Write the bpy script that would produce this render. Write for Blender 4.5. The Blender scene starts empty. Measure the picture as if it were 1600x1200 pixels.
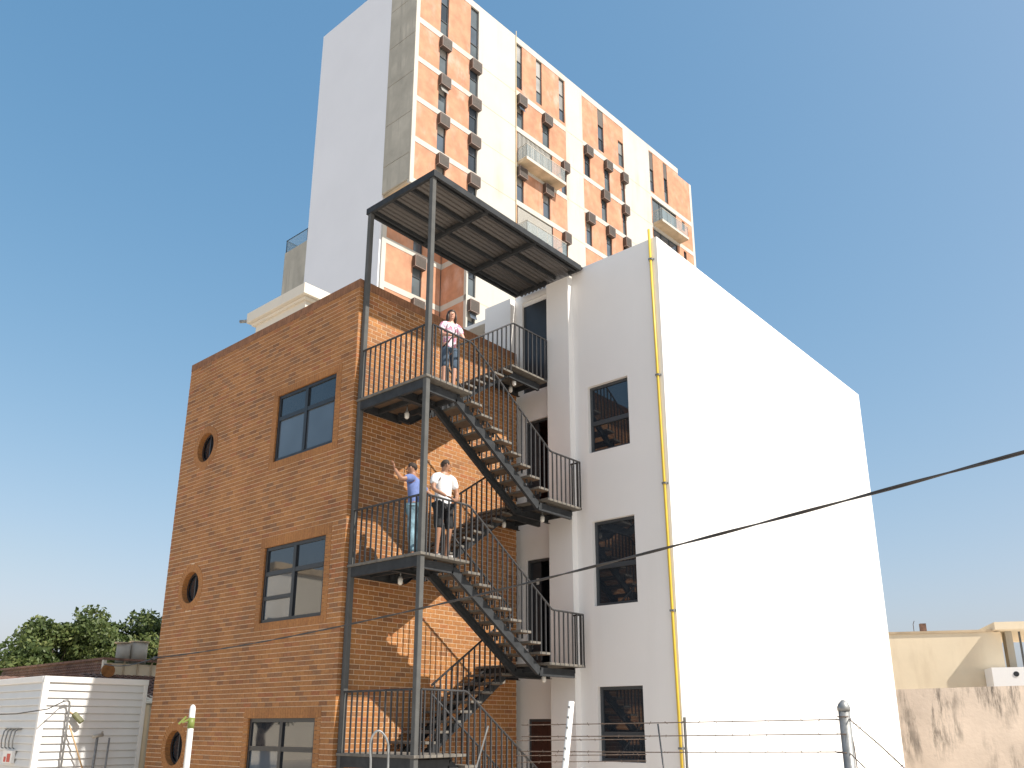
import bpy, bmesh, math, random
import numpy as np
from mathutils import Vector, Matrix, Euler
random.seed(7); rng = np.random.default_rng(7)
R = math.radians
sc = bpy.context.scene
COL = sc.collection

# ---------------------------------------------------------------- camera, sky, sun, exposure
def look(yaw, pitch, roll):
    f = Vector((math.cos(pitch)*math.cos(yaw), math.cos(pitch)*math.sin(yaw), math.sin(pitch)))
    r = Vector((math.sin(yaw), -math.cos(yaw), 0)); u = r.cross(f)
    r2 = r*math.cos(roll) + u*math.sin(roll); u2 = -r*math.sin(roll) + u*math.cos(roll)
    m = Matrix.Identity(4)
    for i in range(3): m[i][0] = r2[i]; m[i][1] = u2[i]; m[i][2] = -f[i]
    return m
CAMP = Vector((-8.916, -11.600, 2.106))
cam = bpy.data.cameras.new('camera'); camo = bpy.data.objects.new('camera', cam); COL.objects.link(camo)
M = look(R(41.0961), R(16.7639), R(0.0906)); M.translation = CAMP; camo.matrix_world = M
cam.sensor_width = 36; cam.lens = 1322.07*36/1600; cam.shift_y = (735.24-600)/1600; cam.clip_end = 9000
sc.camera = camo
SUN = Vector((0.13, -1.0, 1.13)).normalized()
w = bpy.data.worlds.new('World'); sc.world = w; w.use_nodes = True
nt = w.node_tree; bg = nt.nodes['Background']
sky = nt.nodes.new('ShaderNodeTexSky'); sky.sky_type = 'NISHITA'; sky.sun_disc = False
sky.sun_elevation = math.asin(SUN.z); sky.sun_rotation = math.atan2(SUN.x, SUN.y)
sky.air_density = 1.0; sky.dust_density = 3.0; sky.ozone_density = 3.0; sky.altitude = 0
sep = nt.nodes.new('ShaderNodeSeparateColor'); cmb = nt.nodes.new('ShaderNodeCombineColor')   # even response curve over the whole sky
nt.links.new(sky.outputs[0], sep.inputs[0])
for i, (g_, k_) in enumerate(((1.247, 1.10), (.77, 1.536), (.559, 2.0))):
    p_ = nt.nodes.new('ShaderNodeMath'); p_.operation = 'POWER'; p_.inputs[1].default_value = g_; nt.links.new(sep.outputs[i], p_.inputs[0])
    q_ = nt.nodes.new('ShaderNodeMath'); q_.operation = 'MULTIPLY'; q_.inputs[1].default_value = k_; nt.links.new(p_.outputs[0], q_.inputs[0])
    c_ = nt.nodes.new('ShaderNodeMath'); c_.operation = 'MINIMUM'; c_.inputs[1].default_value = (3.7, 4.2, 4.7)[i]; nt.links.new(q_.outputs[0], c_.inputs[0]); nt.links.new(c_.outputs[0], cmb.inputs[i])
nt.links.new(cmb.outputs[0], bg.inputs[0]); bg.inputs[1].default_value = 0.112
sl = bpy.data.lights.new('sun', 'SUN'); sl.energy = 4.5; sl.angle = R(0.53); sl.color = (1.0, 0.93, 0.83)
so = bpy.data.objects.new('sun', sl); COL.objects.link(so); so.rotation_euler = SUN.to_track_quat('Z', 'Y').to_euler()
so.location = (0, -20, 40)
sc.view_settings.view_transform = 'Standard'; sc.view_settings.look = 'None'
sc.view_settings.exposure = 0.63; sc.view_settings.gamma = 1

# ---------------------------------------------------------------- materials
def new_mat(name):
    m = bpy.data.materials.new(name); m.use_nodes = True
    return m, m.node_tree, m.node_tree.nodes['Principled BSDF']
def mixc(nt, fac, a, b, mode='MIX'):
    n = nt.nodes.new('ShaderNodeMix'); n.data_type = 'RGBA'; n.blend_type = mode
    for s, v in ((n.inputs[0], fac), (n.inputs[6], a), (n.inputs[7], b)):
        if hasattr(v, 'is_output'): nt.links.new(v, s)
        elif isinstance(v, (int, float)): s.default_value = v
        else: s.default_value = (*v, 1)
    return n.outputs[2]
def noise(nt, scale, detail=4, rough=.55, vec=None, stretch=None):
    g = nt.nodes.new('ShaderNodeNewGeometry'); src = g.outputs['Position']
    if stretch:
        mp = nt.nodes.new('ShaderNodeMapping'); mp.inputs['Scale'].default_value = stretch
        nt.links.new(src, mp.inputs[0]); src = mp.outputs[0]
    n = nt.nodes.new('ShaderNodeTexNoise'); n.inputs['Scale'].default_value = scale
    n.inputs['Detail'].default_value = detail; n.inputs['Roughness'].default_value = rough
    nt.links.new(src, n.inputs['Vector'])
    return n.outputs['Fac']
def ramp(nt, fac, stops, interp='LINEAR'):
    n = nt.nodes.new('ShaderNodeValToRGB'); cr = n.color_ramp; cr.interpolation = interp
    while len(cr.elements) < len(stops): cr.elements.new(0.5)
    for e, (p, c) in zip(cr.elements, stops):
        e.position = p; e.color = (c, c, c, 1) if isinstance(c, (int, float)) else (*c, 1)
    nt.links.new(fac, n.inputs[0]); return n.outputs[0]
def bump(nt, b, h, strength, dist=.01):
    n = nt.nodes.new('ShaderNodeBump'); n.inputs['Strength'].default_value = strength; n.inputs['Distance'].default_value = dist
    nt.links.new(h, n.inputs['Height']); nt.links.new(n.outputs[0], b.inputs['Normal'])
def mat(name, col, rough=.6, metal=0, var=.15, vs=3.0, streak=None, bumpv=None, spec=.5, dark=None):
    m, nt, b = new_mat(name)
    n = noise(nt, vs)
    f = ramp(nt, n, [(.3, 0.0), (.7, 1.0)])
    lo = tuple(c*(1-var) for c in col) if dark is None else dark
    c = mixc(nt, f, lo, tuple(min(1, x*(1+var*.5)) for x in col))
    if streak:
        s = noise(nt, 1.0, 9 if name.startswith('stained') else 5, .74 if name.startswith('stained') else .6, stretch=streak[1]); s2 = noise(nt, streak[3] if len(streak) > 3 else .35, 3)
        lo_, hi_ = (.49, .62) if name.startswith('stained') else (.5, .72)
        k = ramp(nt, s, [(lo_, 0.0), (hi_, 1.0)]); k2 = ramp(nt, s2, [(.4, 0.0), (.62, 1.0)])
        mm = nt.nodes.new('ShaderNodeMath'); mm.operation = 'MULTIPLY'; nt.links.new(k, mm.inputs[0]); nt.links.new(k2, mm.inputs[1])
        m2 = nt.nodes.new('ShaderNodeMath'); m2.operation = 'MULTIPLY'; nt.links.new(mm.outputs[0], m2.inputs[0]); m2.inputs[1].default_value = streak[2]
        c = mixc(nt, m2.outputs[0], c, streak[0])
    nt.links.new(c, b.inputs['Base Color'])
    b.inputs['Roughness'].default_value = rough; b.inputs['Metallic'].default_value = metal
    b.inputs['Specular IOR Level'].default_value = spec
    if bumpv: bump(nt, b, noise(nt, bumpv[0], 6), bumpv[1], bumpv[2] if len(bumpv) > 2 else .01)
    return m
BR_STOPS = [(0.0, (0.248, 0.105, 0.040)), (.04, (0.272, 0.115, 0.042)), (.09, (0.276, 0.132, 0.057)), (.16, (0.337, 0.142, 0.046)),
            (.36, (0.377, 0.162, 0.051)), (.55, (0.405, 0.178, 0.054)), (.72, (0.356, 0.146, 0.046)), (.86, (0.430, 0.191, 0.061)), (.96, (0.360, 0.129, 0.045)), (1.0, (0.292, 0.138, 0.057))]
def brick_mat(name, by_object):
    m, nt, b = new_mat(name)
    if by_object:
        o = nt.nodes.new('ShaderNodeObjectInfo'); t = o.outputs['Random']
    else:
        a = nt.nodes.new('ShaderNodeAttribute'); a.attribute_name = 'tone'; t = a.outputs['Fac']
    c = ramp(nt, t, BR_STOPS)
    n = ramp(nt, noise(nt, 22, 5, .65), [(.3, .72), (.7, 1.15)])
    c = mixc(nt, 1.0, c, n, 'MULTIPLY')
    n2 = ramp(nt, noise(nt, .9, 4), [(.35, .86), (.65, 1.1)])
    c = mixc(nt, 1.0, c, n2, 'MULTIPLY')
    nt.links.new(c, b.inputs['Base Color']); b.inputs['Roughness'].default_value = .75
    bump(nt, b, noise(nt, 90, 5), .35, .004)
    return m
MAT = {}
def setup_mats():
    A = MAT
    A['brick_piece'] = brick_mat('brick_piece', True); A['brick'] = brick_mat('brick_joined', False)
    A['mortar'] = mat('mortar', (.74, .58, .41), .9, var=.18, vs=9, bumpv=(60, .4))
    A['surround'] = brick_mat('surround_brick', False)
    A['coping'] = mat('coping_brick', (.27, .125, .062), .8, var=.3, vs=6, bumpv=(40, .3))
    A['white'] = mat('white_render', (.85, .835, .82), .75, var=.03, vs=.7, bumpv=(35, .12, .006), streak=((.66, .63, .60), (1.6, 1.6, .12), .28))
    A['steel'] = mat('charcoal_steel', (.044, .047, .051), .55, var=.25, vs=7, spec=.12)
    A['post_steel'] = mat('post_steel', (.105, .106, .104), .6, var=.15, vs=5, spec=.1)
    A['rail_steel'] = mat('rail_steel', (.055, .055, .058), .5, var=.2, vs=9, spec=.2)
    A['steel_light'] = mat('grey_steel', (.12, .125, .13), .45, var=.2, vs=7)
    A['sheet'] = mat('roof_sheet', (.125, .115, .108), .45, metal=.3, var=.12, vs=1.5)
    A['timber'] = mat('weathered_timber', (.165, .150, .130), .8, var=.35, vs=11, bumpv=(50, .3))
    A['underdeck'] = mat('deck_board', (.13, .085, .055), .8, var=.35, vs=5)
    A['frame'] = mat('black_frame', (.022, .025, .030), .38, var=.1)
    A['frame_grey'] = mat('grey_frame', (.055, .062, .070), .4, var=.1)
    A['door_dark'] = mat('dark_door', (.030, .034, .042), .42, var=.15)
    A['door_brown'] = mat('brown_door', (.060, .022, .016), .5, var=.3, vs=5)
    A['yellow'] = mat('yellow_pipe', (.66, .47, .05), .45, var=.1)
    A['galv'] = mat('galvanised', (.27, .275, .275), .5, metal=.45, var=.35, vs=14, bumpv=(30, .2))
    A['wire'] = mat('rusty_wire', (.12, .085, .065), .7, metal=.3, var=.4, vs=30)
    A['cable'] = mat('cable_sheath', (.045, .040, .038), .6, var=.3, vs=9)
    A['lampw'] = mat('lamp_plastic', (.78, .77, .73), .4, var=.05)
    A['tower_white'] = mat('tower_white', (.52, .50, .455), .8, var=.06, vs=.5, streak=((.44, .37, .27), (.9, .9, .10), .7), bumpv=(14, .15))
    A['tower_paint'] = mat('tower_paint', (.79, .79, .82), .7, var=.03, vs=.3)
    A['orange'] = mat('orange_panel', (.51, .255, .152), .85, var=.24, vs=1.5, streak=((.58, .38, .30), (1.1, 1.1, .6), 1.0, .7), bumpv=(10, .15))
    A['concrete'] = mat('raw_concrete', (.47, .435, .365), .85, var=.22, vs=.8, streak=((.15, .14, .12), (2.2, 2.2, .10), .6, .8), bumpv=(8, .25, .02))
    A['slab'] = mat('slab_concrete', (.55, .43, .29), .85, var=.3, vs=.9, streak=((.24, .18, .12), (1, 1, 1), .5))
    A['acbox'] = mat('air_box', (.085, .062, .052), .55, var=.15); A['acgrille'] = mat('air_grille', (.105, .088, .076), .6, var=.15)
    A['acedge'] = mat('air_edge', (.34, .26, .23), .6, var=.15)
    A['riser'] = mat('pale_yellow_pipe', (.50, .40, .22), .6)
    A['cream'] = mat('cream_render', (.80, .68, .50), .85, var=.07, vs=.6, streak=((.40, .28, .17), (.9, .9, .2), .45), bumpv=(10, .2))
    A['cream_pale'] = mat('pale_cream', (.74, .68, .58), .8, var=.05, vs=.8, streak=((.5, .43, .33), (1.2, 1.2, .2), .3))
    A['stained'] = mat('stained_render', (.62, .52, .43), .9, var=.16, vs=.8, streak=((.05, .045, .040), (3.4, 3.4, .62), .86, .7), bumpv=(9, .4, .02))
    A['siding'] = mat('white_siding', (.67, .67, .66), .5, var=.05, vs=2, streak=((.5, .47, .42), (2, 2, .2), .35))
    A['trim'] = mat('white_trim', (.78, .77, .75), .5, var=.04)
    A['tile'] = mat('clay_tile', (.23, .13, .092), .85, var=.5, vs=5)
    A['tank'] = mat('tank_concrete', (.42, .39, .34), .9, var=.25, vs=2.2, streak=((.15, .13, .11), (3, 3, .4), .7))
    A['rust'] = mat('rusty_sheet', (.36, .15, .045), .85, var=.4, vs=7)
    A['wood'] = mat('pale_wood', (.45, .30, .16), .7, var=.2, vs=9)
    A['olive'] = mat('olive_paint', (.12, .125, .05), .6, var=.35, vs=12)
    A['greentape'] = mat('green_tape', (.17, .21, .045), .5, var=.2)
    A['red'] = mat('red_print', (.52, .035, .03), .5, var=.1)
    A['pvc'] = mat('white_pole', (.74, .73, .70), .55, var=.12, vs=8)
    A['leaf'] = leaf_mat(); A['bark'] = mat('bark', (.10, .07, .05), .9, var=.4, vs=6)
    A['ground'] = mat('dusty_ground', (.58, .51, .43), .95, var=.2, vs=.5, bumpv=(6, .4, .03))
    A['roof_grey'] = mat('roof_screed', (.36, .34, .31), .9, var=.2, vs=.7)
    for nm, c in (('glass', (.020, .026, .034)), ('glass_pale', (.075, .095, .120)), ('glass_grey', (.10, .12, .13)), ('curtain_glass', (.34, .33, .31))):
        m, nt, b = new_mat(nm); A[nm] = m
        nn = ramp(nt, noise(nt, .6, 2), [(.35, .75), (.65, 1.2)])
        nt.links.new(mixc(nt, 1.0, c, nn, 'MULTIPLY'), b.inputs['Base Color'])
        b.inputs['Roughness'].default_value = .025; b.inputs['IOR'].default_value = 1.85
        bump(nt, b, noise(nt, 1.3, 2), .03, .02)
    m, nt, b = new_mat('rail_glass'); A['rail_glass'] = m
    b.inputs['Base Color'].default_value = (.30, .37, .40, 1); b.inputs['Roughness'].default_value = .06; b.inputs['Alpha'].default_value = .30
    # skin and cloth
    A['skin_tan'] = mat('skin_tan', (.34, .175, .108), .5, var=.08, vs=9); A['skin_light'] = mat('skin_light', (.56, .31, .22), .5, var=.08, vs=9)
    A['skin_brown'] = mat('skin_brown', (.30, .145, .09), .5, var=.08, vs=9)
    A['hair'] = mat('dark_hair', (.030, .017, .012), .5, var=.3, vs=40); A['hairs'] = mat('cropped_hair', (.040, .026, .019), .8, var=.3, vs=60)
    A['cloth_white'] = mat('white_cotton', (.76, .76, .77), .9, var=.06, vs=8, bumpv=(12, .5, .02))
    A['cloth_blue'] = mat('blue_cotton', (.155, .215, .46), .9, var=.25, vs=7, bumpv=(12, .5, .02))
    A['denim'] = mat('blue_denim', (.075, .115, .17), .9, var=.4, vs=10, bumpv=(14, .5, .02))
    A['denim_pale'] = mat('pale_denim', (.22, .36, .44), .9, var=.6, vs=8, bumpv=(14, .5, .02))
    A['black_cloth'] = mat('black_cotton', (.018, .019, .022), .9, var=.2, vs=10, bumpv=(14, .5, .02))
    m, nt, b = new_mat('pink_print_cotton'); A['pink'] = m
    n = noise(nt, 11, 5, .6); c = ramp(nt, n, [(.46, (.74, .70, .76)), (.52, (.62, .30, .42)), (.58, (.45, .07, .17)), (.64, (.70, .62, .70))])
    nt.links.new(c, b.inputs['Base Color']); b.inputs['Roughness'].default_value = .9
    A['shoe'] = mat('pale_shoe', (.55, .53, .50), .7, var=.2); A['eye'] = mat('dark_eye', (.02, .015, .012), .2)
def leaf_mat():
    m, nt, b = new_mat('tree_leaf')
    a = nt.nodes.new('ShaderNodeAttribute'); a.attribute_name = 'tone'
    c = ramp(nt, a.outputs['Fac'], [(0, (.050, .078, .022)), (.5, (.095, .130, .036)), (.85, (.150, .185, .055)), (1, (.20, .215, .075))])
    nt.links.new(c, b.inputs['Base Color']); b.inputs['Roughness'].default_value = .55
    tr = nt.nodes.new('ShaderNodeBsdfTranslucent'); nt.links.new(c, tr.inputs[0])
    mx = nt.nodes.new('ShaderNodeMixShader'); mx.inputs[0].default_value = .28
    nt.links.new(b.outputs[0], mx.inputs[1]); nt.links.new(tr.outputs[0], mx.inputs[2])
    nt.links.new(mx.outputs[0], nt.nodes['Material Output'].inputs[0]); return m
setup_mats()

# ---------------------------------------------------------------- object helpers
OFF = {}
def root(name, loc, label, cat, group=None):
    o = bpy.data.objects.new(name, None); o.location = loc; o.empty_display_size = .3; COL.objects.link(o)
    o['label'] = label; o['category'] = cat
    if group: o['group'] = group
    OFF[o.name] = Vector(loc); return o
def ident(p): return Vector(p)
class MB:
    def __init__(s): s.v = []; s.f = []; s.t = []; s.sm = []; s.mi = []
    def add(s, vs, fs, tone=None, smooth=False, mi=0):
        b = len(s.v); s.v += [tuple(v) for v in vs]
        for f in fs: s.f.append([b+i for i in f]); s.t.append(tone if tone is not None else 0.5); s.sm.append(smooth); s.mi.append(mi)
    def box(s, a, b, tone=None, T=None, mi=0):
        x0, y0, z0 = a; x1, y1, z1 = b
        if x0 > x1: x0, x1 = x1, x0
        if y0 > y1: y0, y1 = y1, y0
        if z0 > z1: z0, z1 = z1, z0
        vs = [(x0, y0, z0), (x1, y0, z0), (x1, y1, z0), (x0, y1, z0), (x0, y0, z1), (x1, y0, z1), (x1, y1, z1), (x0, y1, z1)]
        if T: vs = [T(v) for v in vs]
        s.add(vs, [(0, 3, 2, 1), (4, 5, 6, 7), (0, 1, 5, 4), (1, 2, 6, 5), (2, 3, 7, 6), (3, 0, 4, 7)], tone, mi=mi); return s
    def bar(s, a, b, w, h, up=(0, 0, 1), tone=None):
        a = Vector(a); b = Vector(b); d = (b-a).normalized(); up = Vector(up)
        if abs(d.dot(up)) > .99: up = Vector((1, 0, 0))
        x = d.cross(up).normalized(); y = x.cross(d).normalized()
        vs = [p + x*sx*w/2 + y*sy*h/2 for p in (a, b) for sx, sy in ((-1, -1), (1, -1), (1, 1), (-1, 1))]
        s.add(vs, [(0, 1, 2, 3), (7, 6, 5, 4), (0, 4, 5, 1), (1, 5, 6, 2), (2, 6, 7, 3), (3, 7, 4, 0)], tone); return s
    def tube(s, pts, r, n=8, tone=None, cap=True, twist=0, ell=1.0):
        pts = [Vector(p) for p in pts]; rr = r if isinstance(r, (list, tuple)) else [r]*len(pts)
        b = len(s.v); up = None
        for i, p in enumerate(pts):
            d = (pts[min(i+1, len(pts)-1)] - pts[max(i-1, 0)]).normalized()
            if up is None:
                up = Vector((0, 0, 1)) if abs(d.z) < .9 else Vector((1, 0, 0))
            x = d.cross(up).normalized(); y = x.cross(d).normalized(); up = y if abs(d.z) > .5 or True else up
            for k in range(n):
                a = 2*math.pi*k/n
                vx = math.cos(a)*rr[i]; vy = math.sin(a)*rr[i]*ell
                t = twist*i; vx, vy = vx*math.cos(t)-vy*math.sin(t), vx*math.sin(t)+vy*math.cos(t)
                s.v.append(tuple(p + x*vx + y*vy))
        for i in range(len(pts)-1):
            for k in range(n):
                k2 = (k+1) % n
                s.f.append([b+i*n+k, b+i*n+k2, b+(i+1)*n+k2, b+(i+1)*n+k]); s.t.append(tone or .5); s.sm.append(n > 5); s.mi.append(0)
        if cap:
            s.f.append([b+k for k in range(n)][::-1]); s.t.append(tone or .5); s.sm.append(False); s.mi.append(0)
            e = b+(len(pts)-1)*n
            s.f.append([e+k for k in range(n)]); s.t.append(tone or .5); s.sm.append(False); s.mi.append(0)
        return s
    def prism(s, prof, a, b, T=ident):
        """prof: list of (p,q); extruded from r=a to r=b; T((p,q,r)) -> world"""
        n = len(prof)
        vs = [T((p, q, a)) for p, q in prof] + [T((p, q, b)) for p, q in prof]
        s.add(vs, [list(range(n))[::-1], [n+i for i in range(n)]] + [[i, (i+1) % n, n+(i+1) % n, n+i] for i in range(n)]); return s
    def disc(s, c, r, n=32, ax='x', off=0):
        vs = []
        for k in range(n):
            a = 2*math.pi*k/n; vs.append((c[0]+off, c[1]+r*math.cos(a), c[2]+r*math.sin(a)))
        s.add(vs, [list(range(n))]); return s
    def build(s, name, m, parent=None, kind=None, label=None, bev=0):
        me = bpy.data.meshes.new(name); off = OFF[parent.name] if parent else Vector((0, 0, 0))
        me.from_pydata([(v[0]-off.x, v[1]-off.y, v[2]-off.z) for v in s.v], [], s.f)
        for mm in (m if isinstance(m, (list, tuple)) else [m]): me.materials.append(MAT[mm])
        if isinstance(m, (list, tuple)): me.polygons.foreach_set('material_index', s.mi)
        me.polygons.foreach_set('use_smooth', s.sm)
        at = me.attributes.new('tone', 'FLOAT', 'FACE'); at.data.foreach_set('value', s.t)
        bm = bmesh.new(); bm.from_mesh(me); bmesh.ops.recalc_face_normals(bm, faces=bm.faces)
        if bev: bmesh.ops.bevel(bm, geom=[e for e in bm.edges if e.calc_face_angle(0) > .5], offset=bev, segments=1, affect='EDGES')
        bm.to_mesh(me); bm.free(); me.update()
        o = bpy.data.objects.new(name, me); COL.objects.link(o)
        if parent: o.parent = parent
        OFF[o.name] = off
        if kind: o['kind'] = kind
        if label: o['label'] = label
        return o
def top(o, label, cat, group=None):
    o['label'] = label; o['category'] = cat
    if group: o['group'] = group
    return o
def link_copy(me_obj_data, name, parent, loc, scale=None, rot=None):
    o = bpy.data.objects.new(name, me_obj_data); COL.objects.link(o); o.parent = parent
    o.location = Vector(loc) - OFF[parent.name]
    if scale: o.scale = scale
    if rot: o.rotation_euler = rot
    OFF[o.name] = OFF[parent.name]; return o
def ray(px, py):
    m = M.to_3x3(); v = Vector(((px-800)/1322.07, -(py-735.24)/1322.07, -1)); return (m @ v)
def at_dist(px, py, d):
    v = ray(px, py); return CAMP + v*(d/math.hypot(v.x, v.y))
def on_plane(px, py, ax, val):
    v = ray(px, py); return CAMP + v*((val-CAMP[ax])/v[ax])
def project(p):
    v = M.to_3x3().transposed() @ (Vector(p)-CAMP)
    return (800+1322.07*v.x/-v.z, 735.24-1322.07*v.y/-v.z)

GZ = 0.12
# ---------------------------------------------------------------- ground
g = MB(); g.box((-4000, -4000, GZ-.3), (4000, 4000, GZ)); g.build('ground', 'ground', kind='structure')

# ---------------------------------------------------------------- brick building
HT, LF, LB = 10.23, 6.2, 4.53
bb = root('brick_building', (2, 3, GZ), 'brown face brick block with square and round windows behind the stair', 'building')
SQ = [(.55, 2.44, 7.07, 8.47), (.55, 2.44, 3.92, 5.35), (.52, 2.5, .80, 2.22)]
RD = [(5.145, 7.97), (5.135, 4.87), (5.09, 1.67)]; RO, RI = .478, .335
COURSE, BLEN, J = .085, .222, .010
def c_up(z): return GZ + math.ceil((z-GZ)/.085)*.085 - .010
def c_dn(z): return GZ + math.floor((z-GZ)/.085)*.085
SZ = [(c_dn(z0-.13), c_up(z1+.13)) for _, _, z0, z1 in SQ]
def front_void(zc):
    iv = []
    for (y0, y1, z0, z1), (zb, zt) in zip(SQ, SZ):
        if zb < zc < zt: iv.append((y0-.155, y1+.155))
    for yc, z in RD:
        dz = abs(zc-z)
        if dz < RO: h = math.sqrt(RO*RO-dz*dz); iv.append((yc-h+.012, yc+h-.012))
    return iv
def cut(a, b, iv):
    segs = [(a, b)]
    for u, v in iv:
        out = []
        for s, e in segs:
            if v <= s or u >= e: out.append((s, e)); continue
            if s < u-.005: out.append((s, u-.005))
            if e > v+.005: out.append((v+.005, e))
        segs = out
    return [(s, e) for s, e in segs if e-s > .006]
bricks = []   # (box a, box b, area)
ncourse = int((HT-.14-GZ)/COURSE)
for k in range(ncourse):
    z0 = GZ + k*COURSE; z1 = z0 + COURSE - J; zc = (z0+z1)/2; ev = k % 2 == 0
    bricks.append(((0, 0, z0), (.222 if ev else .106, .106 if ev else .222, z1)))
    x = (.232 if ev else .116)
    while x < LB-.03:
        bricks.append(((x, 0, z0), (min(x+BLEN, LB), .1, z1))); x += BLEN+J
    y = .110 if ev else .226
    iv = front_void(zc)
    JF = .0035
    while y < LF-.03:
        for s, e in cut(y, min(y+BLEN, LF), iv): bricks.append(((0, s, z0), (.1, e, z1)))
        y += BLEN+JF
def area(b):
    (x0, y0, z0), (x1, y1, z1) = b
    c = ((x0+x1)/2, (y0+y1)/2, (z0+z1)/2); p = project(c)
    if not (0 < p[0] < 1600 and 0 < p[1] < 1200): return 0
    a = 0
    if y0 == 0: q = [project(v) for v in ((x0, 0, z0), (x1, 0, z0), (x1, 0, z1), (x0, 0, z1))]; a += poly(q)
    if x0 == 0: q = [project(v) for v in ((0, y0, z0), (0, y1, z0), (0, y1, z1), (0, y0, z1))]; a += poly(q)
    return a
def poly(q): return abs(sum(q[i][0]*q[(i+1) % 4][1]-q[(i+1) % 4][0]*q[i][1] for i in range(4)))/2
ar = sorted(range(len(bricks)), key=lambda i: -area(bricks[i]))
single = set(ar[:300]); shared = {}
mb = MB()
for i, (a, b) in enumerate(bricks):
    jx = random.uniform(-.0012, .0012)
    if i in single:
        d = tuple(round(b[j]-a[j], 4) for j in range(3))
        if d not in shared:
            t = MB(); t.box((0, 0, 0), d); o = t.build('brick', 'brick_piece', bb); shared[d] = o.data
            o.location = Vector(a) - OFF[bb.name]
            for v in o.data.vertices: v.co += OFF[bb.name]
        else: link_copy(shared[d], 'brick', bb, a)
    else:
        mb.box((a[0]+(jx if a[0] == 0 else 0), a[1]+(jx if a[1] == 0 else 0), a[2]), b, tone=random.random())
mb.build('brickwork', 'brick', bb, kind='stuff')
# mortar body with openings
REC = .0035
mo = MB()
def grid_cells(us, zs, owner):
    us = sorted(set(round(u, 4) for u in us)); zs = sorted(set(round(z, 4) for z in zs))
    own = [[owner((us[i]+us[i+1])/2, (zs[j]+zs[j+1])/2) for j in range(len(zs)-1)] for i in range(len(us)-1)]
    return us, zs, own
def wall_cells(us, zs, owner, depth, T, front=None):
    """returns {id: MB}; T((u, d, z)) maps, d is depth into the wall"""
    us, zs, own = grid_cells(us, zs, owner); out = {}
    nu, nz = len(us)-1, len(zs)-1
    fr = front or (lambda o: 0)
    for i in range(nu):
        for j in range(nz):
            o = own[i][j]
            if o is None: continue
            m = out.setdefault(o, MB()); f0 = fr(o)
            u0, u1, z0, z1 = us[i], us[i+1], zs[j], zs[j+1]
            m.add([T((u0, f0, z0)), T((u1, f0, z0)), T((u1, f0, z1)), T((u0, f0, z1))], [(0, 1, 2, 3)])
            for di, dj, e in ((-1, 0, ((u0, z0), (u0, z1))), (1, 0, ((u1, z1), (u1, z0))), (0, -1, ((u1, z0), (u0, z0))), (0, 1, ((u0, z1), (u1, z1)))):
                a, b = i+di, j+dj; nb = own[a][b] if 0 <= a < nu and 0 <= b < nz else None
                if nb == o: continue
                dd = depth if nb is None else (fr(nb) if fr(nb) > f0 else None)
                if dd is None: continue
                (ua, za), (ub, zb) = e
                m.add([T((ua, f0, za)), T((ub, f0, zb)), T((ub, dd, zb)), T((ua, dd, za))], [(0, 1, 2, 3)])
    return out
CB = GZ+ncourse*COURSE-.004
us = [REC+.002, LF]; zs = [GZ, HT-.05]
for y0, y1, z0, z1 in SQ: us += [y0-.06, y1+.06]; zs += [z0-.06, z1+.06]
for yc, z in RD: us += [yc-.5, yc+.5]; zs += [z-.5, z+.5]
def fo(u, z):
    for y0, y1, z0, z1 in SQ:
        if y0-.06 < u < y1+.06 and z0-.06 < z < z1+.06: return None
    for yc, zc in RD:
        if abs(u-yc) < .5 and abs(z-zc) < .5: return None
    return 'w'
wf = wall_cells(us, zs, fo, .16, lambda p: (REC+p[1], p[0], p[2]))['w']
for yc, zc in RD:      # square plate with a round hole
    n = 48
    for k in range(n):
        a0, a1 = 2*math.pi*k/n, 2*math.pi*(k+1)/n
        def sqp(a):
            c, s = math.cos(a), math.sin(a); t = .5/max(abs(c), abs(s)); return (REC, yc+c*t, zc+s*t)
        def cp(a, x): return (x, yc+RI*math.cos(a), zc+RI*math.sin(a))
        wf.add([sqp(a0), sqp(a1), cp(a1, REC), cp(a0, REC)], [(0, 1, 2, 3)])
wf.box((.02, REC, GZ), (LB, .155, HT-.05)); wf.box((.2, LF-.2, GZ), (LB, LF, HT-.05)); wf.box((LB-.2, .17, GZ), (LB, LF-.21, HT-.05))
wf.build('wall', 'mortar', bb)
cp = MB()
def coping_run(a, b, along):
    p = a; w_ = .075
    while p < b-.01:
        q = min(p+w_, b); t = random.random()
        if along == 'y': cp.box((-.008, p, CB), (.22, q-.006, HT), tone=t)
        else: cp.box((p, -.008, CB), (q-.006, .22, HT), tone=t)
        p = q
coping_run(-.008, LF, 'y'); coping_run(.221, LB, 'x')
cp.build('coping', 'coping', bb, kind='stuff')
rf = MB(); rf.box((.16, .16, 9.1), (LB-.2, LF-.2, 9.25)); rf.build('roof', 'roof_grey', bb)
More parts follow.
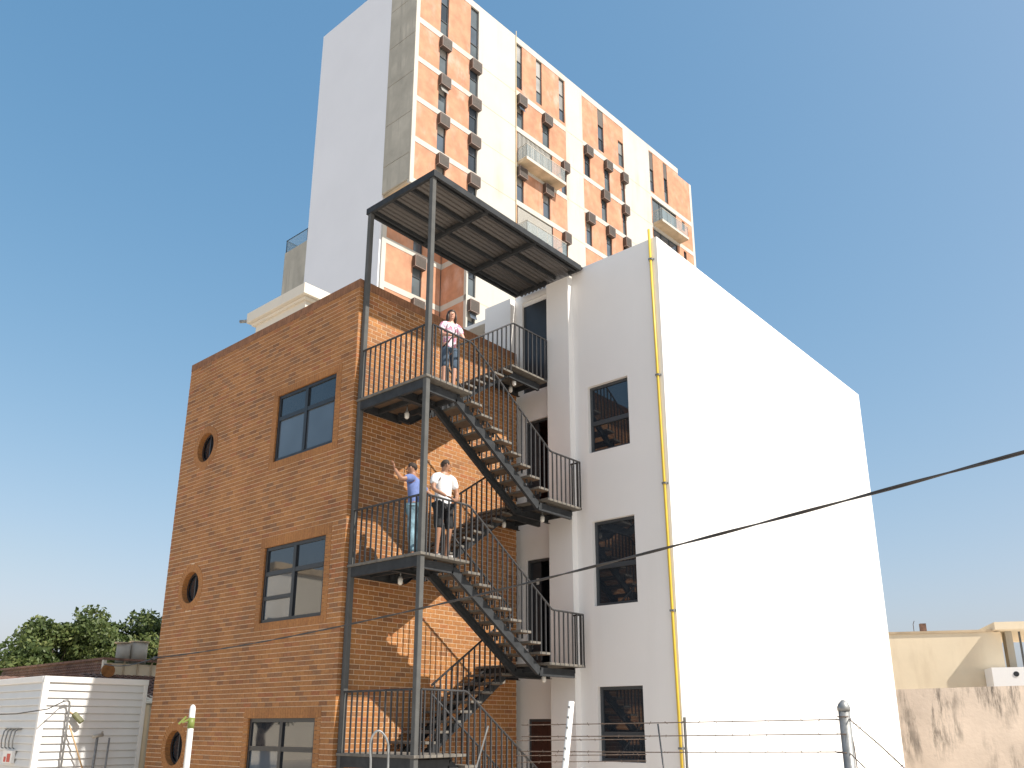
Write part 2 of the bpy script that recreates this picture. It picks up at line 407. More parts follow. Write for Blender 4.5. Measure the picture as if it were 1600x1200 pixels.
for n, (y0, y1, z0, z1) in enumerate(SQ):
    s = MB(); p = .0045; W = .155
    def sb(a, b): s.box((-p, a[0], a[1]), (.14, b[0], b[1]), tone=.25+.45*random.random())
    y = y0-W
    while y < y1+W-.02:
        e = min(y+.072, y1+W); sb((y, z1+.001), (e-.005, SZ[n][1])); sb((y, SZ[n][0]), (e-.005, z0-.001)); y = e
    z = z0
    while z < z1-.01:
        e = min(z+.072, z1); sb((y0-W, z), (y0-.001, e-.005)); sb((y1+.001, z), (y1+W, e-.005)); z = e
    s.build('brick_surround', 'surround', bb, kind='stuff')
    fx = .030; F = .066
    f = MB(); f.box((fx, y0, z0), (fx+.05, y0+F, z1)); f.box((fx, y1-F, z0), (fx+.05, y1, z1))
    f.box((fx, y0+F, z0), (fx+.05, y1-F, z0+F)); f.box((fx, y0+F, z1-F), (fx+.05, y1-F, z1))
    win = f.build('window', 'frame', bb)
    ym = y0+(y1-y0)*.50; zm = z0+(z1-z0)*.64
    q = MB(); q.box((fx-.008, ym-.042, z0+F+.001), (fx+.045, ym+.042, z1-F-.001)); q.build('mullion', 'frame', win)
    q = MB(); q.box((fx-.004, y0+F+.001, zm-.04), (fx+.044, ym-.043, zm+.04)); q.box((fx-.004, ym+.043, zm-.04), (fx+.044, y1-F-.001, zm+.04))
    if n == 1: q.box((fx-.004, ym+.043, z0+.42), (fx+.044, y1-F-.001, z0+.49))
    q.build('transom', 'frame', win)
    for (a, b, c, d, mm) in ((y0+F, ym-.03, z0+F, zm-.03, 'glass_pale' if n == 0 else 'glass'), (ym+.03, y1-F, z0+F, zm-.03, 'glass_pale'), (y0+F, ym-.03, zm+.03, z1-F, 'glass'), (ym+.03, y1-F, zm+.03, z1-F, 'glass')):
        q = MB(); tl = random.uniform(-.004, .004)
        q.add([(fx+.026+tl, a, c), (fx+.026-tl, b, c), (fx+.026-tl, b, d), (fx+.026+tl, a, d)], [(0, 3, 2, 1)]); q.build('pane', mm, win)
for yc, zc in RD:
    s = MB(); n = 40
    for k in range(n):
        a0, a1 = 2*math.pi*(k+.04)/n, 2*math.pi*(k+.96)/n; vs = []
        for x in (-.005, .17):
            for r, a in ((RI, a0), (RO+.012, a0), (RO+.012, a1), (RI, a1)): vs.append((x, yc+r*math.cos(a), zc+r*math.sin(a)))
        s.add(vs, [(0, 1, 2, 3), (7, 6, 5, 4), (0, 4, 5, 1), (1, 5, 6, 2), (2, 6, 7, 3), (3, 7, 4, 0)], tone=.25+.45*random.random())
    s.build('brick_ring', 'surround', bb, kind='stuff')
    f = MB(); n = 40
    for k in range(n):
        a0, a1 = 2*math.pi*k/n, 2*math.pi*(k+1)/n
        vs = [(x, yc+r*math.cos(a), zc+r*math.sin(a)) for x in (.11, .16) for r, a in ((RI-.06, a0), (RI+.002, a0), (RI+.002, a1), (RI-.06, a1))]
        f.add(vs, [(0, 1, 2, 3), (7, 6, 5, 4), (0, 4, 5, 1), (2, 6, 7, 3)])
    win = f.build('round_window', 'frame', bb)
    q = MB(); q.disc((.135, yc, zc), RI-.05); q.build('pane', 'glass', win)
    q = MB(); q.box((.105, yc-.02, zc-RI+.06), (.15, yc+.02, zc+RI-.06)); q.build('mullion', 'frame', win)

# ---------------------------------------------------------------- white building
XW, YW, HW, XE = 4.62, -3.745, 11.80, 16.19
wb = root('white_building', (9, 0, GZ), 'plain white rendered block with a blind sunlit side wall', 'building')
DW = [(-1.90, -2.90, 7.47, 8.93), (-1.93, -2.93, 4.33, 6.02), (-1.95, -2.96, 1.47, 2.81)]
us = [YW, -1.55]; zs = [GZ, HW]
for y1, y0, z0, z1 in DW: us += [y0, y1]; zs += [z0, z1]
def fo(u, z):
    for y1, y0, z0, z1 in DW:
        if y0 < u < y1 and z0 < z < z1: return None
    return 'w'
m = wall_cells(us, zs, fo, .14, lambda p: (XW+p[1], p[0], p[2]))['w']
m.box((XW+.14, YW, GZ), (XE, YW+.25, HW)); m.box((XE-.25, YW+.251, GZ), (XE, 8, HW)); m.box((6, 7.75, GZ), (XE-.251, 8, HW-.4))
m.box((XW+.3, -1.56, GZ), (5.0, -1.31, HW)); m.box((XW+.14, YW+.251, HW-.3), (XE-.251, 7.7, HW-.2))
m.build('wall', 'white', wb)
PX = 4.47
m = MB(); m.box((PX, -1.55, GZ), (XW+.3, -.93, 11.64)); m.build('pilaster', 'white', wb, bev=.012)
# door wall
XD = 4.72
DO = [(-.98, -.02, 9.3, 11.60, 'door_dark'), (-.98, -.10, 6.29, 8.60, 'door_brown'), (-.98, -.12, 3.2, 5.47, 'door_brown'), (-.98, -.14, GZ, 2.23, 'door_brown')]
us = [-1.0, .19]; zs = [GZ, HW]
for y0, y1, z0, z1, _ in DO: us += [y0, y1]; zs += [z0, z1]
def fo(u, z):
    for y0, y1, z0, z1, _ in DO:
        if y0 < u < y1 and z0 < z < z1: return None
    return 'w'
m = wall_cells(us, zs, fo, .16, lambda p: (XD+p[1], p[0], p[2]))['w']; m.build('wall', 'white', wb)
m = MB(); m.box((4.535, .19, 8.9), (8, 1.0, 11.72)); m.build('roof_room', 'white', wb)
for n, (y0, y1, z0, z1, mm) in enumerate(DO):
    if n in (0, 3):
        m = MB(); m.box((XD+.06, y0, z0+.01), (XD+.10, y1-.05, z1-.05)); d = m.build('door', mm, wb)
        if n == 3:
            for k in range(7):
                q = MB(); q.box((XD+.052, y0+.05+k*.115, z0+.1), (XD+.0595, y0+.15+k*.115, z1-.15)); q.build('door_board', mm, d)
    else:   # doors stand open: dark passage with the leaf folded back inside
        m = MB(); m.box((XD+.9, y0-.4, z0), (XD+.95, y1+.3, z1)); m.box((XD+.16, y1+.0, z0), (XD+.9, y1+.05, z1)); m.box((XD+.16, y0-.4, z1), (XD+.95, y1+.3, z1+.05)); m.box((XD+.161, y0-.45, z0), (XD+.9, y0-.4, z1)); m.box((XD+.16, y0-.4, z0-.05), (XD+.95, y1+.3, z0-.001))
        m.build('passage', 'door_brown' if n == 1 else 'door_dark', wb)
        q = MB(); q.box((XD+.12, y1-.30, z0+.01), (XD+.16, y1-.05, z1-.05)); d = q.build('door', 'door_dark', wb)
        if n == 2:
            q = MB(); q.box((XD+.112, y1-.25, z0+1.75), (XD+.1195, y1-.18, z0+1.88)); q.build('notice', 'lampw', d)
    q = MB(); q.box((XD+.05, y1-.05, z0), (XD+.12, y1, z1)); q.box((XD+.05, y0, z1-.05), (XD+.12, y1-.051, z1)); q.build('door_frame', 'frame_grey', wb)
    if n != 1 and n != 2:
        q = MB(); q.tube([(XD+.03, y0+.18, z0+1.0), (XD+.03, y0+.32, z0+1.0)], .012, 6); q.build('handle', 'galv', d)
for n, (y1, y0, z0, z1) in enumerate(DW):
    fx = XW+.085; F = .06
    f = MB(); f.box((fx, y0, z0), (fx+.05, y0+F, z1)); f.box((fx, y1-F, z0), (fx+.05, y1, z1)); f.box((fx, y0+F, z0), (fx+.05, y1-F, z0+F)); f.box((fx, y0+F, z1-F), (fx+.05, y1-F, z1))
    win = f.build('window', 'frame_grey', wb)
    zm = z0 + (z1-z0)*(.46 if n else .44)
    if n == 2: zm = z0+(z1-z0)*.36
    q = MB(); q.box((fx-.006, y0+F, zm-.045), (fx+.045, y1-F, zm+.045)); q.build('transom', 'frame_grey', win)
    for c, d in ((z0+F, zm-.04), (zm+.04, z1-F)):
        q = MB(); q.add([(fx+.025, y0+F, c), (fx+.025, y1-F, c), (fx+.025, y1-F, d), (fx+.025, y0+F, d)], [(0, 3, 2, 1)]); q.build('pane', 'glass', win)
m = MB(); m.box((XW+.02, YW-.03, GZ), (XW+.07, YW-.001, 2.25)); m.build('conduit', 'steel_light', wb)
pp = [(XW-.045, -3.60-.0105*(11.9-z), z) for z in (12.0, 9, 6, 3, GZ)]
m = MB(); m.tube(pp, .026, 10); pipe = m.build('gas_pipe', 'yellow', wb, label='yellow pipe running up the shaded corner')
for z in (11.3, 8.72, 6.5, 4.1, 1.73):
    y = -3.60-.0105*(11.9-z); q = MB(); q.box((XW-.075, y-.04, z-.018), (XW-.012, y+.04, z+.018)); q.box((XW-.012, y-.06, z-.02), (XW-.0, y+.06, z+.02)); q.build('bracket', 'galv', pipe)

# ---------------------------------------------------------------- steel stair with canopy
st = root('fire_staircase', (2, -1, GZ), 'charcoal steel outdoor staircase zigzagging up between brick and white blocks under a flat roof', 'staircase')
XP, YO, YI = .12, -1.80, -.06
L = [1.68, 4.74, 7.78]; FL = [GZ, 3.20, 6.27, 9.30]
X0, X1, X2 = .05, 1.15, 3.30
for y in (YO, YI):
    m = MB(); m.box((XP-.045, y-.045, GZ), (XP+.045, y+.045, 11.665)); p = m.build('post', 'post_steel', st, bev=.006)
    q = MB(); q.box((XP-.09, y-.09 if y == YO else y-.06, GZ+.001), (XP+.09, y+.09 if y == YO else y+.055, GZ+.015)); q.build('base_plate', 'steel', p)
def chan(m, path, y, side, h=.15, fl=.055):
    """channel section along a polyline in X/Z at constant y; side=+1 flange toward +y"""
    for (xa, za), (xb, zb) in zip(path[:-1], path[1:]):
        d = Vector((xb-xa, 0, zb-za)); 
        m.bar((xa, y, za), (xb, y, zb), .012, h, up=(0, 0, 1) if abs(d.z) < abs(d.x)*2 else (1, 0, 0))
        n = Vector((-d.z, 0, d.x)).normalized()
        for s in (-1, 1):
            o = n*s*(h/2-.005)
            m.bar((xa+o.x, y+side*fl/2, za+o.z), (xb+o.x, y+side*fl/2, zb+o.z), fl, .010)
box1 = MB(); box1.box((-.5, -.5, 0), (.5, .5, 1)); proto_bal = None
BALME = {}
def baluster(parent, x, y, z0, z1):
    if 'm' not in BALME:
        t = MB(); t.box((-.0115, -.0115, 0), (.0115, .0115, 1)); o = t.build('baluster', 'rail_steel', parent); BALME['m'] = o.data
        for v in o.data.vertices: v.co += OFF[parent.name]
        o.location = Vector((x, y, z0)) - OFF[parent.name]; o.scale = (1, 1, z1-z0); return
    link_copy(BALME['m'], 'baluster', parent, (x, y, z0), scale=(1, 1, z1-z0))
def railing(path, parent, base, sp=.135, ends=True):
    """path: top polyline; base(x,y)-> bottom z of the bars"""
    m = MB(); pts = [Vector(p) for p in path]
    sm = [pts[0]]
    for i in range(1, len(pts)-1):        # soften the kinks
        a = (pts[i-1]-pts[i]).normalized()*.05; b = (pts[i+1]-pts[i]).normalized()*.05
        sm += [pts[i]+a, pts[i]+(a+b)*.3, pts[i]+b]
    sm.append(pts[-1])
    m.tube(sm, .019, 6)
    r = m.build('railing', 'rail_steel', parent)
    for a, b in zip(pts[:-1], pts[1:]):
        h = math.hypot(b.x-a.x, b.y-a.y); n = max(1, round(h/sp))
        for k in range(n):
            p = a.lerp(b, (k+.5)/n); baluster(r, p.x, p.y, base(p.x, p.y), p.z)
    for p in ((pts[0], pts[-1]) if ends else ()):
        baluster(r, p.x, p.y, base(p.x, p.y), p.z)
    return r
TR = {}
def tread(parent, x0, y0, y1, z):
    if 't' not in TR:
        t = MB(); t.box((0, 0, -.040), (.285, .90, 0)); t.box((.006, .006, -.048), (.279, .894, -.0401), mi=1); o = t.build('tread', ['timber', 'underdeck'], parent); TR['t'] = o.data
        for v in o.data.vertices: v.co += OFF[parent.name]
        o.location = Vector((x0, y0, z)) - OFF[parent.name]
    else: link_copy(TR['t'], 'tread', parent, (x0, y0, z))
GO = (X2-X1)/8
def flight(zt, zb, y0, y1, outer):
    """outer flight falls with x; inner flight rises with x"""
    m = MB(); rise = (zt-zb)/9
    sgn = -1 if outer else 1
    ya, yb = y0+.15, y1-.15
    if outer: path = [(.10, zt-.155), (X1-.22, zt-.155), (X2-.12, zb-.165), (4.22, zb-.165)]
    else: path = [(X1-.25, zb-.155), (X1+.02, zb-.155), (X2+.02, zt-.155), (4.35, zt-.155)]
    f = MB()
    chan(f, path, ya, 1); chan(f, path, yb, -1)
    for i in range(8):   # tread brackets
        if outer: xc = X1+GO*(i+.5); z = zt-rise*(i+1)
        else: xc = X1+GO*(i+.5); z = zb+rise*(i+1)
        for yy in (ya, yb): f.box((xc-.08, yy-.012, z-.13), (xc-.05, yy+.012, z-.0451)); f.box((xc+.05, yy-.012, z-.13), (xc+.08, yy+.012, z-.0451))
    fo_ = f.build('flight', 'steel', st)
    for i in range(8):
        if outer: tread(fo_, X1+GO*i-.012, y0, y1, zt-rise*(i+1))
        else: tread(fo_, X1+GO*i-.012, y0, y1, zb+rise*(i+1))
    return fo_
def outer_z(x, zt, zb): return zt-(x-X1)/(X2-X1)*(zt-zb)
for k, zl in enumerate(L):
    lo, hi = FL[k], FL[k+1]
    flight(zl, lo, -1.87, -.97, True); flight(hi, zl, -.955, -.055, False)
    d = MB(); d.box((X0-.0, -1.87, zl-.045), (X1+.012, -.02, zl)); ld = d.build('landing', 'timber', st, bev=.004)
    q = MB(); q.box((X0+.03, -1.80, zl-.215), (X0+.042, -.06, zl-.0455)); q.box((X0+.042, -1.80, zl-.056), (X0+.09, -.06, zl-.0456)); q.box((X0+.042, -1.80, zl-.215), (X0+.09, -.06, zl-.205)); q.build('edge_beam', 'steel', ld)
    q = MB()
    for x in (.55, 1.0): q.box((x-.025, -1.70, zl-.16), (x+.025, -.08, zl-.046))
    q.box((.15, -.09, zl-.2), (1.1, -.04, zl-.0455)); q.box((.15, -.955, zl-.15), (1.05, -.915, zl-.0462)); q.build('joist', 'steel', ld)
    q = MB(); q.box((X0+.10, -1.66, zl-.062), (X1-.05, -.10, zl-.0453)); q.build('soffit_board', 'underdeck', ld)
    # door landing at the top of the inner flight
    yl0 = -1.87 if k < 2 else -.955
    d = MB(); d.box((X2-.012, yl0, hi-.045), (4.37 if k < 2 else PX-.01, -.02, hi)); 
    dl = d.build('landing', 'timber', st, bev=.004)
    q = MB()
    ys = (yl0+.15, -.205) if k == 2 else (-1.72, -1.12, -.805, -.205)
    for x in (X2+.12, 4.25): q.box((x-.02, yl0+.17, hi-.15), (x+.02, -.06, hi-.046))
    q.build('joist', 'steel', dl)
    # railings
    H = .95
    railing([(XP-.03, -.10, zl+H), (XP-.03, -1.755, zl+H)], st, lambda x, y: zl-.02, sp=.14, ends=False)
    slope = (zl-lo)/(X2-X1)
    def zo(x): return zl if x < X1 else max(lo, zl-(x-X1)*slope)
    pts = [(XP+.05, -1.86, zl+H), (X1, -1.86, zl+H), (X2+.08, -1.86, lo+H)]
    if k > 0: pts.append((4.34, -1.86, lo+H))
    railing(pts, st, lambda x, y: (zl-.045 if x < X1+.02 else (lo-.045 if x > X2 else zl-(zl-lo)/9*(int((x-X1)/GO)+1)-.045)), sp=.135)
    railing([(X1+.06, -.985, zl+H-.02), (X2-.05, -.985, lo+H+.05)], st, lambda x, y: zl-(zl-lo)/9*(int((x-X1)/GO)+1)-.02, sp=.135, ends=False)
    pts = [(X1+.10, -.945, zl+H+.12), (X2+.02, -.945, hi+H)]
    if k == 2: pts.append((PX-.02, -.945, hi+H))
    railing(pts, st, lambda x, y: (hi-.02 if x > X2 else zl+(hi-zl)/9*(int((x-X1)/GO)+1)-.02), sp=.135, ends=(k == 2))
    if k < 2: railing([(4.34, -1.845, hi+H), (4.34, -1.60, hi+H)], st, lambda x, y: hi-.045, ends=False)
    # bulkhead lamps on short stems below the decks
    spots = [(.75, -.62, zl-.05)] + ([(3.62, -.72, hi-.05), (3.85, -.42, hi-.05)] if k == 2 else [(3.75, -1.35, hi-.05), (3.62, -.45, hi-.05)])
    for x, y, z in spots:
        q = MB(); q.tube([(x, y, z-.01), (x, y, z-.13)], .012, 6); q.tube([(x, y, z-.13), (x, y, z-.16)], .035, 10); lm = q.build('lamp_holder', 'galv', st)
        q = MB(); q.tube([(x, y, z-.16), (x, y, z-.17), (x, y, z-.25), (x, y, z-.275)], [.030, .045, .042, .02], 12); q.build('lamp_shade', 'lampw', lm)
# canopy
CX0, CX1, CY0, CZ = .06, 4.52, -1.885, 11.79
m = MB()
m.box((CX0, CY0, CZ-.125), (CX1, CY0+.012, CZ)); m.box((CX0+.013, CY0+.013, CZ-.125), (CX1, CY0+.06, CZ-.115))
m.box((CX0, CY0+.0125, CZ-.125), (CX0+.012, .02, CZ)); m.box((CX0+.0125, CY0+.062, CZ-.125), (CX0+.06, .02, CZ-.1152))
m.box((CX0+.02, -.03, CZ-.125), (CX1, .02, CZ-.01)); m.box((CX1-.05, CY0+.062, CZ-.12), (CX1, -1.56, CZ-.03)); m.box((CX1-.05, -.92, CZ-.12), (CX1, -.031, CZ-.03))
can = m.build('canopy', 'steel', st, label='flat charcoal roof of corrugated sheet over the stair head')
for x in (1.55, 3.02):
    q = MB(); q.box((x-.03, CY0+.062, CZ-.145), (x+.03, -.032, CZ-.045)); q.build('cross_beam', 'steel', can)
for a, b in ((CX0+.062, 1.518), (1.582, 2.988), (3.052, CX1-.052)):
    for y in (-.12, -.68, -1.20, -1.74):
        q = MB(); q.box((a, y-.025, CZ-.115), (b, y+.025, CZ-.042)); q.build('purlin', 'steel', can)
q = MB(); n = 200; per = .112
prof = []
for i in range(n+1):
    y = CY0+.02+(0-CY0-.01)*i/n; prof.append((y, CZ-.026+.019*math.sin(2*math.pi*y/per)))
for i in range(n):
    (ya, za), (yb, zb) = prof[i], prof[i+1]
    for dz in (0, .006): q.add([(CX0+.015, ya, za+dz), (4.70, ya, za+dz), (4.70, yb, zb+dz), (CX0+.015, yb, zb+dz)], [(0, 1, 2, 3)], smooth=True)
q.build('roof_sheet', 'sheet', can)

# ---------------------------------------------------------------- tower block
TH = R(-2.6); P0 = Vector((18.4, 20, 0)); TU = Vector((math.cos(TH), math.sin(TH), 0)); TV = Vector((-math.sin(TH), math.cos(TH), 0))
def T(p): return P0 + TU*p[0] + TV*p[1] + Vector((0, 0, p[2]))
tw = root('tower_block', (32, 26, GZ), 'tall apartment tower of white concrete with orange panels and dark cooler boxes', 'tower')
ZR, FP = 48.12, 2.86
def bb_(k): return 43.2-FP*k
def bt_(k): return bb_(k)+.37
NF = 8
def floor_z(j): return (43.62, 47.62) if j == 0 else (bt_(j), bb_(j-1))
bays = {1: (.28, 5.25), 3: (8.87, 14.05), 5: (16.0, 21.15), 7: (24.72, 30.78)}
wins = []   # (u0,u1,z0,z1,type)
def win(j, u0, u1, kind='w', z0=None, z1=None):
    a, b = floor_z(j); wins.append((u0, u1, a if z0 is None else z0, b if z1 is None else z1, kind))
for j in range(0, 5): win(j, 1.95, 2.62, 'open' if j == 2 else 'w'); win(j, 4.52, 5.25)
for j in range(5, NF): win(j, 4.68, 5.30, 'open' if j == 7 else 'w')
for u0, u1 in ((8.87, 9.45), (10.9, 11.5), (13.37, 13.97)): win(0, u0, u1, z0=43.9)
for j in range(1, NF):
    if j % 2: win(j, 8.92, 9.58, 'open' if j == 1 else 'w'); win(j, 11.52, 12.24)
    else: win(j, 8.95, 12.52, 'bal'); win(j, 13.5, 14.04)
win(0, 17.92, 18.62, z0=43.9, z1=46.2); win(0, 20.47, 21.14, z0=43.9, z1=46.2)
for j in range(1, NF):
    if j % 2: win(j, 16.17, 16.82); win(j, 18.55, 19.2)
    else: win(j, 18.08, 18.72)
    win(j, 20.68, 21.14)
win(0, 24.75, 25.3, z0=43.75, z1=45.9); win(0, 26.8, 27.35, z0=43.7, z1=46.1)
for j in range(1, NF):
    win(j, 24.88, 28.42, 'bal'); a, b = floor_z(j); win(j, 29.27, 29.7, 's', b-1.0, b-.12)
dark = [(17.92, 18.62, 46.2, 47.62), (24.75, 25.3, 45.9, 47.55), (26.8, 27.35, 46.1, 47.55)]
us = [0, 4.55, 5.35, 8.85, 14.05, 16.0, 21.15, 24.7, 29.1, 31.1]; zs = [20, 32.0-.24, ZR, 47.5]
for a, b in bays.values(): us += [a, b]
for j in range(NF): zs += list(floor_z(j))
for q in wins: us += q[:2]; zs += q[2:4]
for q in dark: us += q[:2]; zs += q[2:4]
STR = ((5.35, 8.85), (14.05, 16.0), (21.15, 24.7))
def owner(u, z):
    if u < 4.55 and z < 31.76: return None
    if u > 29.1 and z > 47.5: return None
    for a in wins:
        if a[0] < u < a[1] and a[2] < z < a[3]: return None
    for i, a in enumerate(dark):
        if a[0] < u < a[1] and a[2] < z < a[3]: return ('dark', i)
    for i, (a, b) in enumerate(STR):
        if a < u < b: return ('concrete_panel', i, sum(1 for j in range(NF) if z < bb_(j)+.18))
    for b, (ua, ub) in bays.items():
        if ua < u < ub:
            if b == 1 and z < 32: break
            for j in range(NF):
                a, c = floor_z(j)
                if a < z < c:
                    seg = sum(1 for q in wins if q[1] <= u and ua <= q[0] < ub and q[2] < (a+c)/2 < q[3] and q[4] != 's')
                    return ('orange_panel', b, j, seg)
    return ('frame', 0)
fc = wall_cells(us, zs, owner, .22, T, front=lambda o: {'frame': 0, 'concrete_panel': .006, 'orange_panel': .022, 'dark': .05}[o[0]])
for o, m in fc.items():
    if o[0] == 'frame': m.build('facade_frame', 'tower_white', tw)
    elif o[0] == 'dark': m.build('infill_panel', 'acgrille', tw)
    else: m.build(o[0], 'orange' if o[0] == 'orange_panel' else 'tower_white', tw)
# horizontal and vertical panel joints (real grooves would be 1 px; they are shallow shadow-gap strips)
for a, b in STR:
    for j in range(NF): m = MB(); m.box((a+.01, .0005, bb_(j)+.165), (b-.01, .02, bb_(j)+.195), T=T); m.build('joint_strip', 'slab', tw)
m = MB(); m.tube([T((8.80, -.03, 20)), T((8.80, -.03, 48.5))], .028, 6); m.build('riser_pipe', 'riser', tw)
# body
m = MB()
m.box((4.7, .23, 20), (31.1, 10, 47.4), T=T); m.box((.15, .23, 32.0), (4.69, 10, 47.9), T=T); m.box((4.7, .23, 47.41), (29.1, 10, 47.9), T=T)
m.build('core', 'tower_white', tw)
m = MB(); m.box((18.40, 22.42, GZ), (18.9, 29.70, 48.02)); m.build('gable_wall', 'tower_paint', tw, label='blank pale painted gable wall in shade')
m = MB()
for j in range(6):
    z1 = 48.05-j*2.86; z0 = max(31.98, z1-2.82)
    q = MB(); q.box((18.385-.0, 20.0+.005, z0), (18.62, 22.40, z1)); q.build('concrete_panel', 'concrete', tw, label='raw grey concrete panel at the overhang side')
m = MB(); m.box((.02, .24, 31.78), (4.5, 2.5, 31.95), T=T); m.build('soffit', 'slab', tw)
m = MB(); m.box((18.75, 29.72, GZ), (20, 30.05, 48.0)); m.box((19.5, 30.0, GZ), (26, 33.9, 33.1)); m.build('podium_wall', 'concrete', tw)
q = MB(); q.box((19.55, 31.5, 33.12), (19.58, 33.85, 34.05)); q.box((19.58, 33.82, 33.12), (22, 33.85, 34.05)); q.build('rail_glass', 'rail_glass', tw)
q = MB(); q.bar((19.56, 31.4, 34.08), (19.56, 33.9, 34.08), .04, .04); q.bar((19.56, 33.87, 34.08), (22, 33.87, 34.08), .04, .04)
for y in (31.45, 33.85): q.bar((19.56, y, 33.1), (19.56, y, 34.06), .04, .04)
q.build('roof_rail', 'steel', tw)
# recessed lower bay
LV = 2.3
us = [0, .3, 2.32, 3.05, 4.52]; zs = [20, 31.77]
for j in range(4, NF): zs += [bb_(j), bt_(j)]
zs = [z for z in zs if 20 <= z <= 31.77]
def owner2(u, z):
    for j in range(5, NF):
        a, c = bt_(j), bb_(j-1)
        if a < z < c:
            if 2.32 < u < 3.05: return None
            if u > .3: return ('orange_panel', j, u > 3)
    return ('frame', 0)
for o, m in wall_cells(us, zs, owner2, .22, lambda p: T((p[0], LV+p[1], p[2])), front=lambda o: .022 if o[0] == 'orange_panel' else 0).items():
    m.build('facade_frame' if o[0] == 'frame' else 'orange_panel', 'tower_white' if o[0] == 'frame' else 'orange', tw)
us = [0.001, LV-.001]
def owner3(v, z):
    for j in range(4, NF+1):
        if bt_(j) < z < bb_(j-1): return ('orange_panel', j)
    return ('frame', int(z*2))
for o, m in wall_cells(us, zs, owner3, .1, lambda p: T((4.55+p[1], p[0]+.001, p[2])), front=lambda o: .012 if o[0] == 'orange_panel' else 0).items():
    m.build('facade_frame' if o[0] == 'frame' else 'orange_panel', 'tower_white' if o[0] == 'frame' else 'orange', tw)
m = MB(); m.box((.2, LV+.23, 20), (4.6, 10, 31.7), T=T); m.build('core', 'tower_white', tw)
# window infill
def make_window(u0, u1, z0, z1, kind, v=0):
    Tv = lambda p: T((p[0], v+p[1], p[2]))
    d0 = .10; F = .045
    f = MB(); f.box((u0, d0, z0), (u0+F, d0+.06, z1), T=Tv); f.box((u1-F, d0, z0), (u1, d0+.06, z1), T=Tv); f.box((u0+F, d0, z0), (u1-F, d0+.06, z0+F), T=Tv); f.box((u0+F, d0, z1-F), (u1-F, d0+.06, z1), T=Tv)
    if kind == 'bal':
        n = 3
        for k in range(1, n): uu = u0+(u1-u0)*k/n; f.box((uu-.04, d0-.01, z0+F), (uu+.04, d0+.06, z1-F), T=Tv)
    else: 
        hs = [.5] if z1-z0 < 3 else [.28, .62]
        if kind != 's':
            for h in hs: zz = z0+(z1-z0)*h; f.box((u0+F, d0-.005, zz-.025), (u1-F, d0+.06, zz+.025), T=Tv)
    w_ = f.build('window', 'frame_grey', tw)
    g_ = MB(); gm = random.choice(['glass', 'glass_grey', 'glass_pale', 'glass_grey'])
    segs = [(z0+F, z1-F)] if kind in ('bal', 's') else [(a, b) for a, b in zip([z0+F]+[z0+(z1-z0)*h for h in hs], [z0+(z1-z0)*h for h in hs]+[z1-F])]
    for i, (a, b) in enumerate(segs):
        q = MB()
        if kind == 'open' and i == 1: q.add([Tv((u0+F, d0+.03, b)), Tv((u1-F, d0+.03, b)), Tv((u1-F, -.25, a+.05)), Tv((u0+F, -.25, a+.05))], [(0, 1, 2, 3)])
        else: q.add([Tv((u0+F*.5, d0+.04, a)), Tv((u1-F*.5, d0+.04, a)), Tv((u1-F*.5, d0+.04, b)), Tv((u0+F*.5, d0+.04, b))], [(0, 1, 2, 3)])
        q.build('pane', gm if i == 0 else random.choice(['glass_grey', 'glass_pale', 'glass', 'curtain_glass']), w_)
    if kind == 'bal' and u0 < 12 and z1 > 39:
        b_ = MB(); n = 26
        for k in range(n):
            uu = u0+.1+(u1-u0-.2)*k/n; b_.box((uu, d0-.045, z0+.02), (uu+.055, d0-.03, z1-.04), T=Tv)
        b_.build('security_bars', 'tower_white', w_)
    elif kind == 'bal' and u0 < 12:
        b_ = MB(); z = z1-.1
        while z > z0+1.0: b_.box((u0+.1, d0-.04, z-.05), (u1-.1, d0-.02, z), T=Tv); z -= .085
        b_.build('shutter', 'tower_white', w_)
for q in wins:
    p = project(T((q[0], 0, (q[2]+q[3])/2)))
    make_window(*q)
for j in range(5, NF): make_window(2.32, 3.05, bt_(j), bb_(j-1), 'w', LV)
# cooler boxes
ACM = {}
def cooler(u0, u1, k, v=0):
    a, b = u0-.03, u1+.07; z1 = bb_(k); z0 = z1-.75; p = v-.30
    m = MB(); m.box((a, p, z0), (b, v-.002, z1), T=T); o = m.build('air_conditioner_box', 'acbox', tw)
    e = MB()
    for za in (z0, z1): e.bar(T((a, p, za)), T((b, p, za)), .022, .022)
    for ua in (a, b): e.bar(T((ua, p, z0)), T((ua, p, z1)), .022, .022)
    e.bar(T((a, p, z0)), T((a, v, z0)), .022, .022)
    e.build('edge_frame', 'acedge', o)
    q = MB(); n = 9
    for i in range(n): zz = z0+.06+(z1-z0-.12)*i/n; q.box((a+.03, p-.012, zz), (b-.03, p-.002, zz+.045), T=T)
    q.build('grille', 'acgrille', o)
for k in range(4): cooler(1.95, 2.62, k); cooler(4.52, 5.25, k)
for k in (0, 2): cooler(8.92, 9.58, k); cooler(11.52, 12.24, k); cooler(16.17, 16.82, k); cooler(18.55, 19.2, k); cooler(20.66, 21.2, k)
cooler(13.5, 14.04, 1); cooler(13.5, 14.04, 3); cooler(18.08, 18.72, 1); cooler(20.66, 21.2, 1)
for k in (4, 5): cooler(2.32, 3.05, k+0, LV) if k == 5 else None
cooler(2.32, 3.05, 6, LV); cooler(4.68, 5.30, 6); cooler(4.68, 5.30, 5)
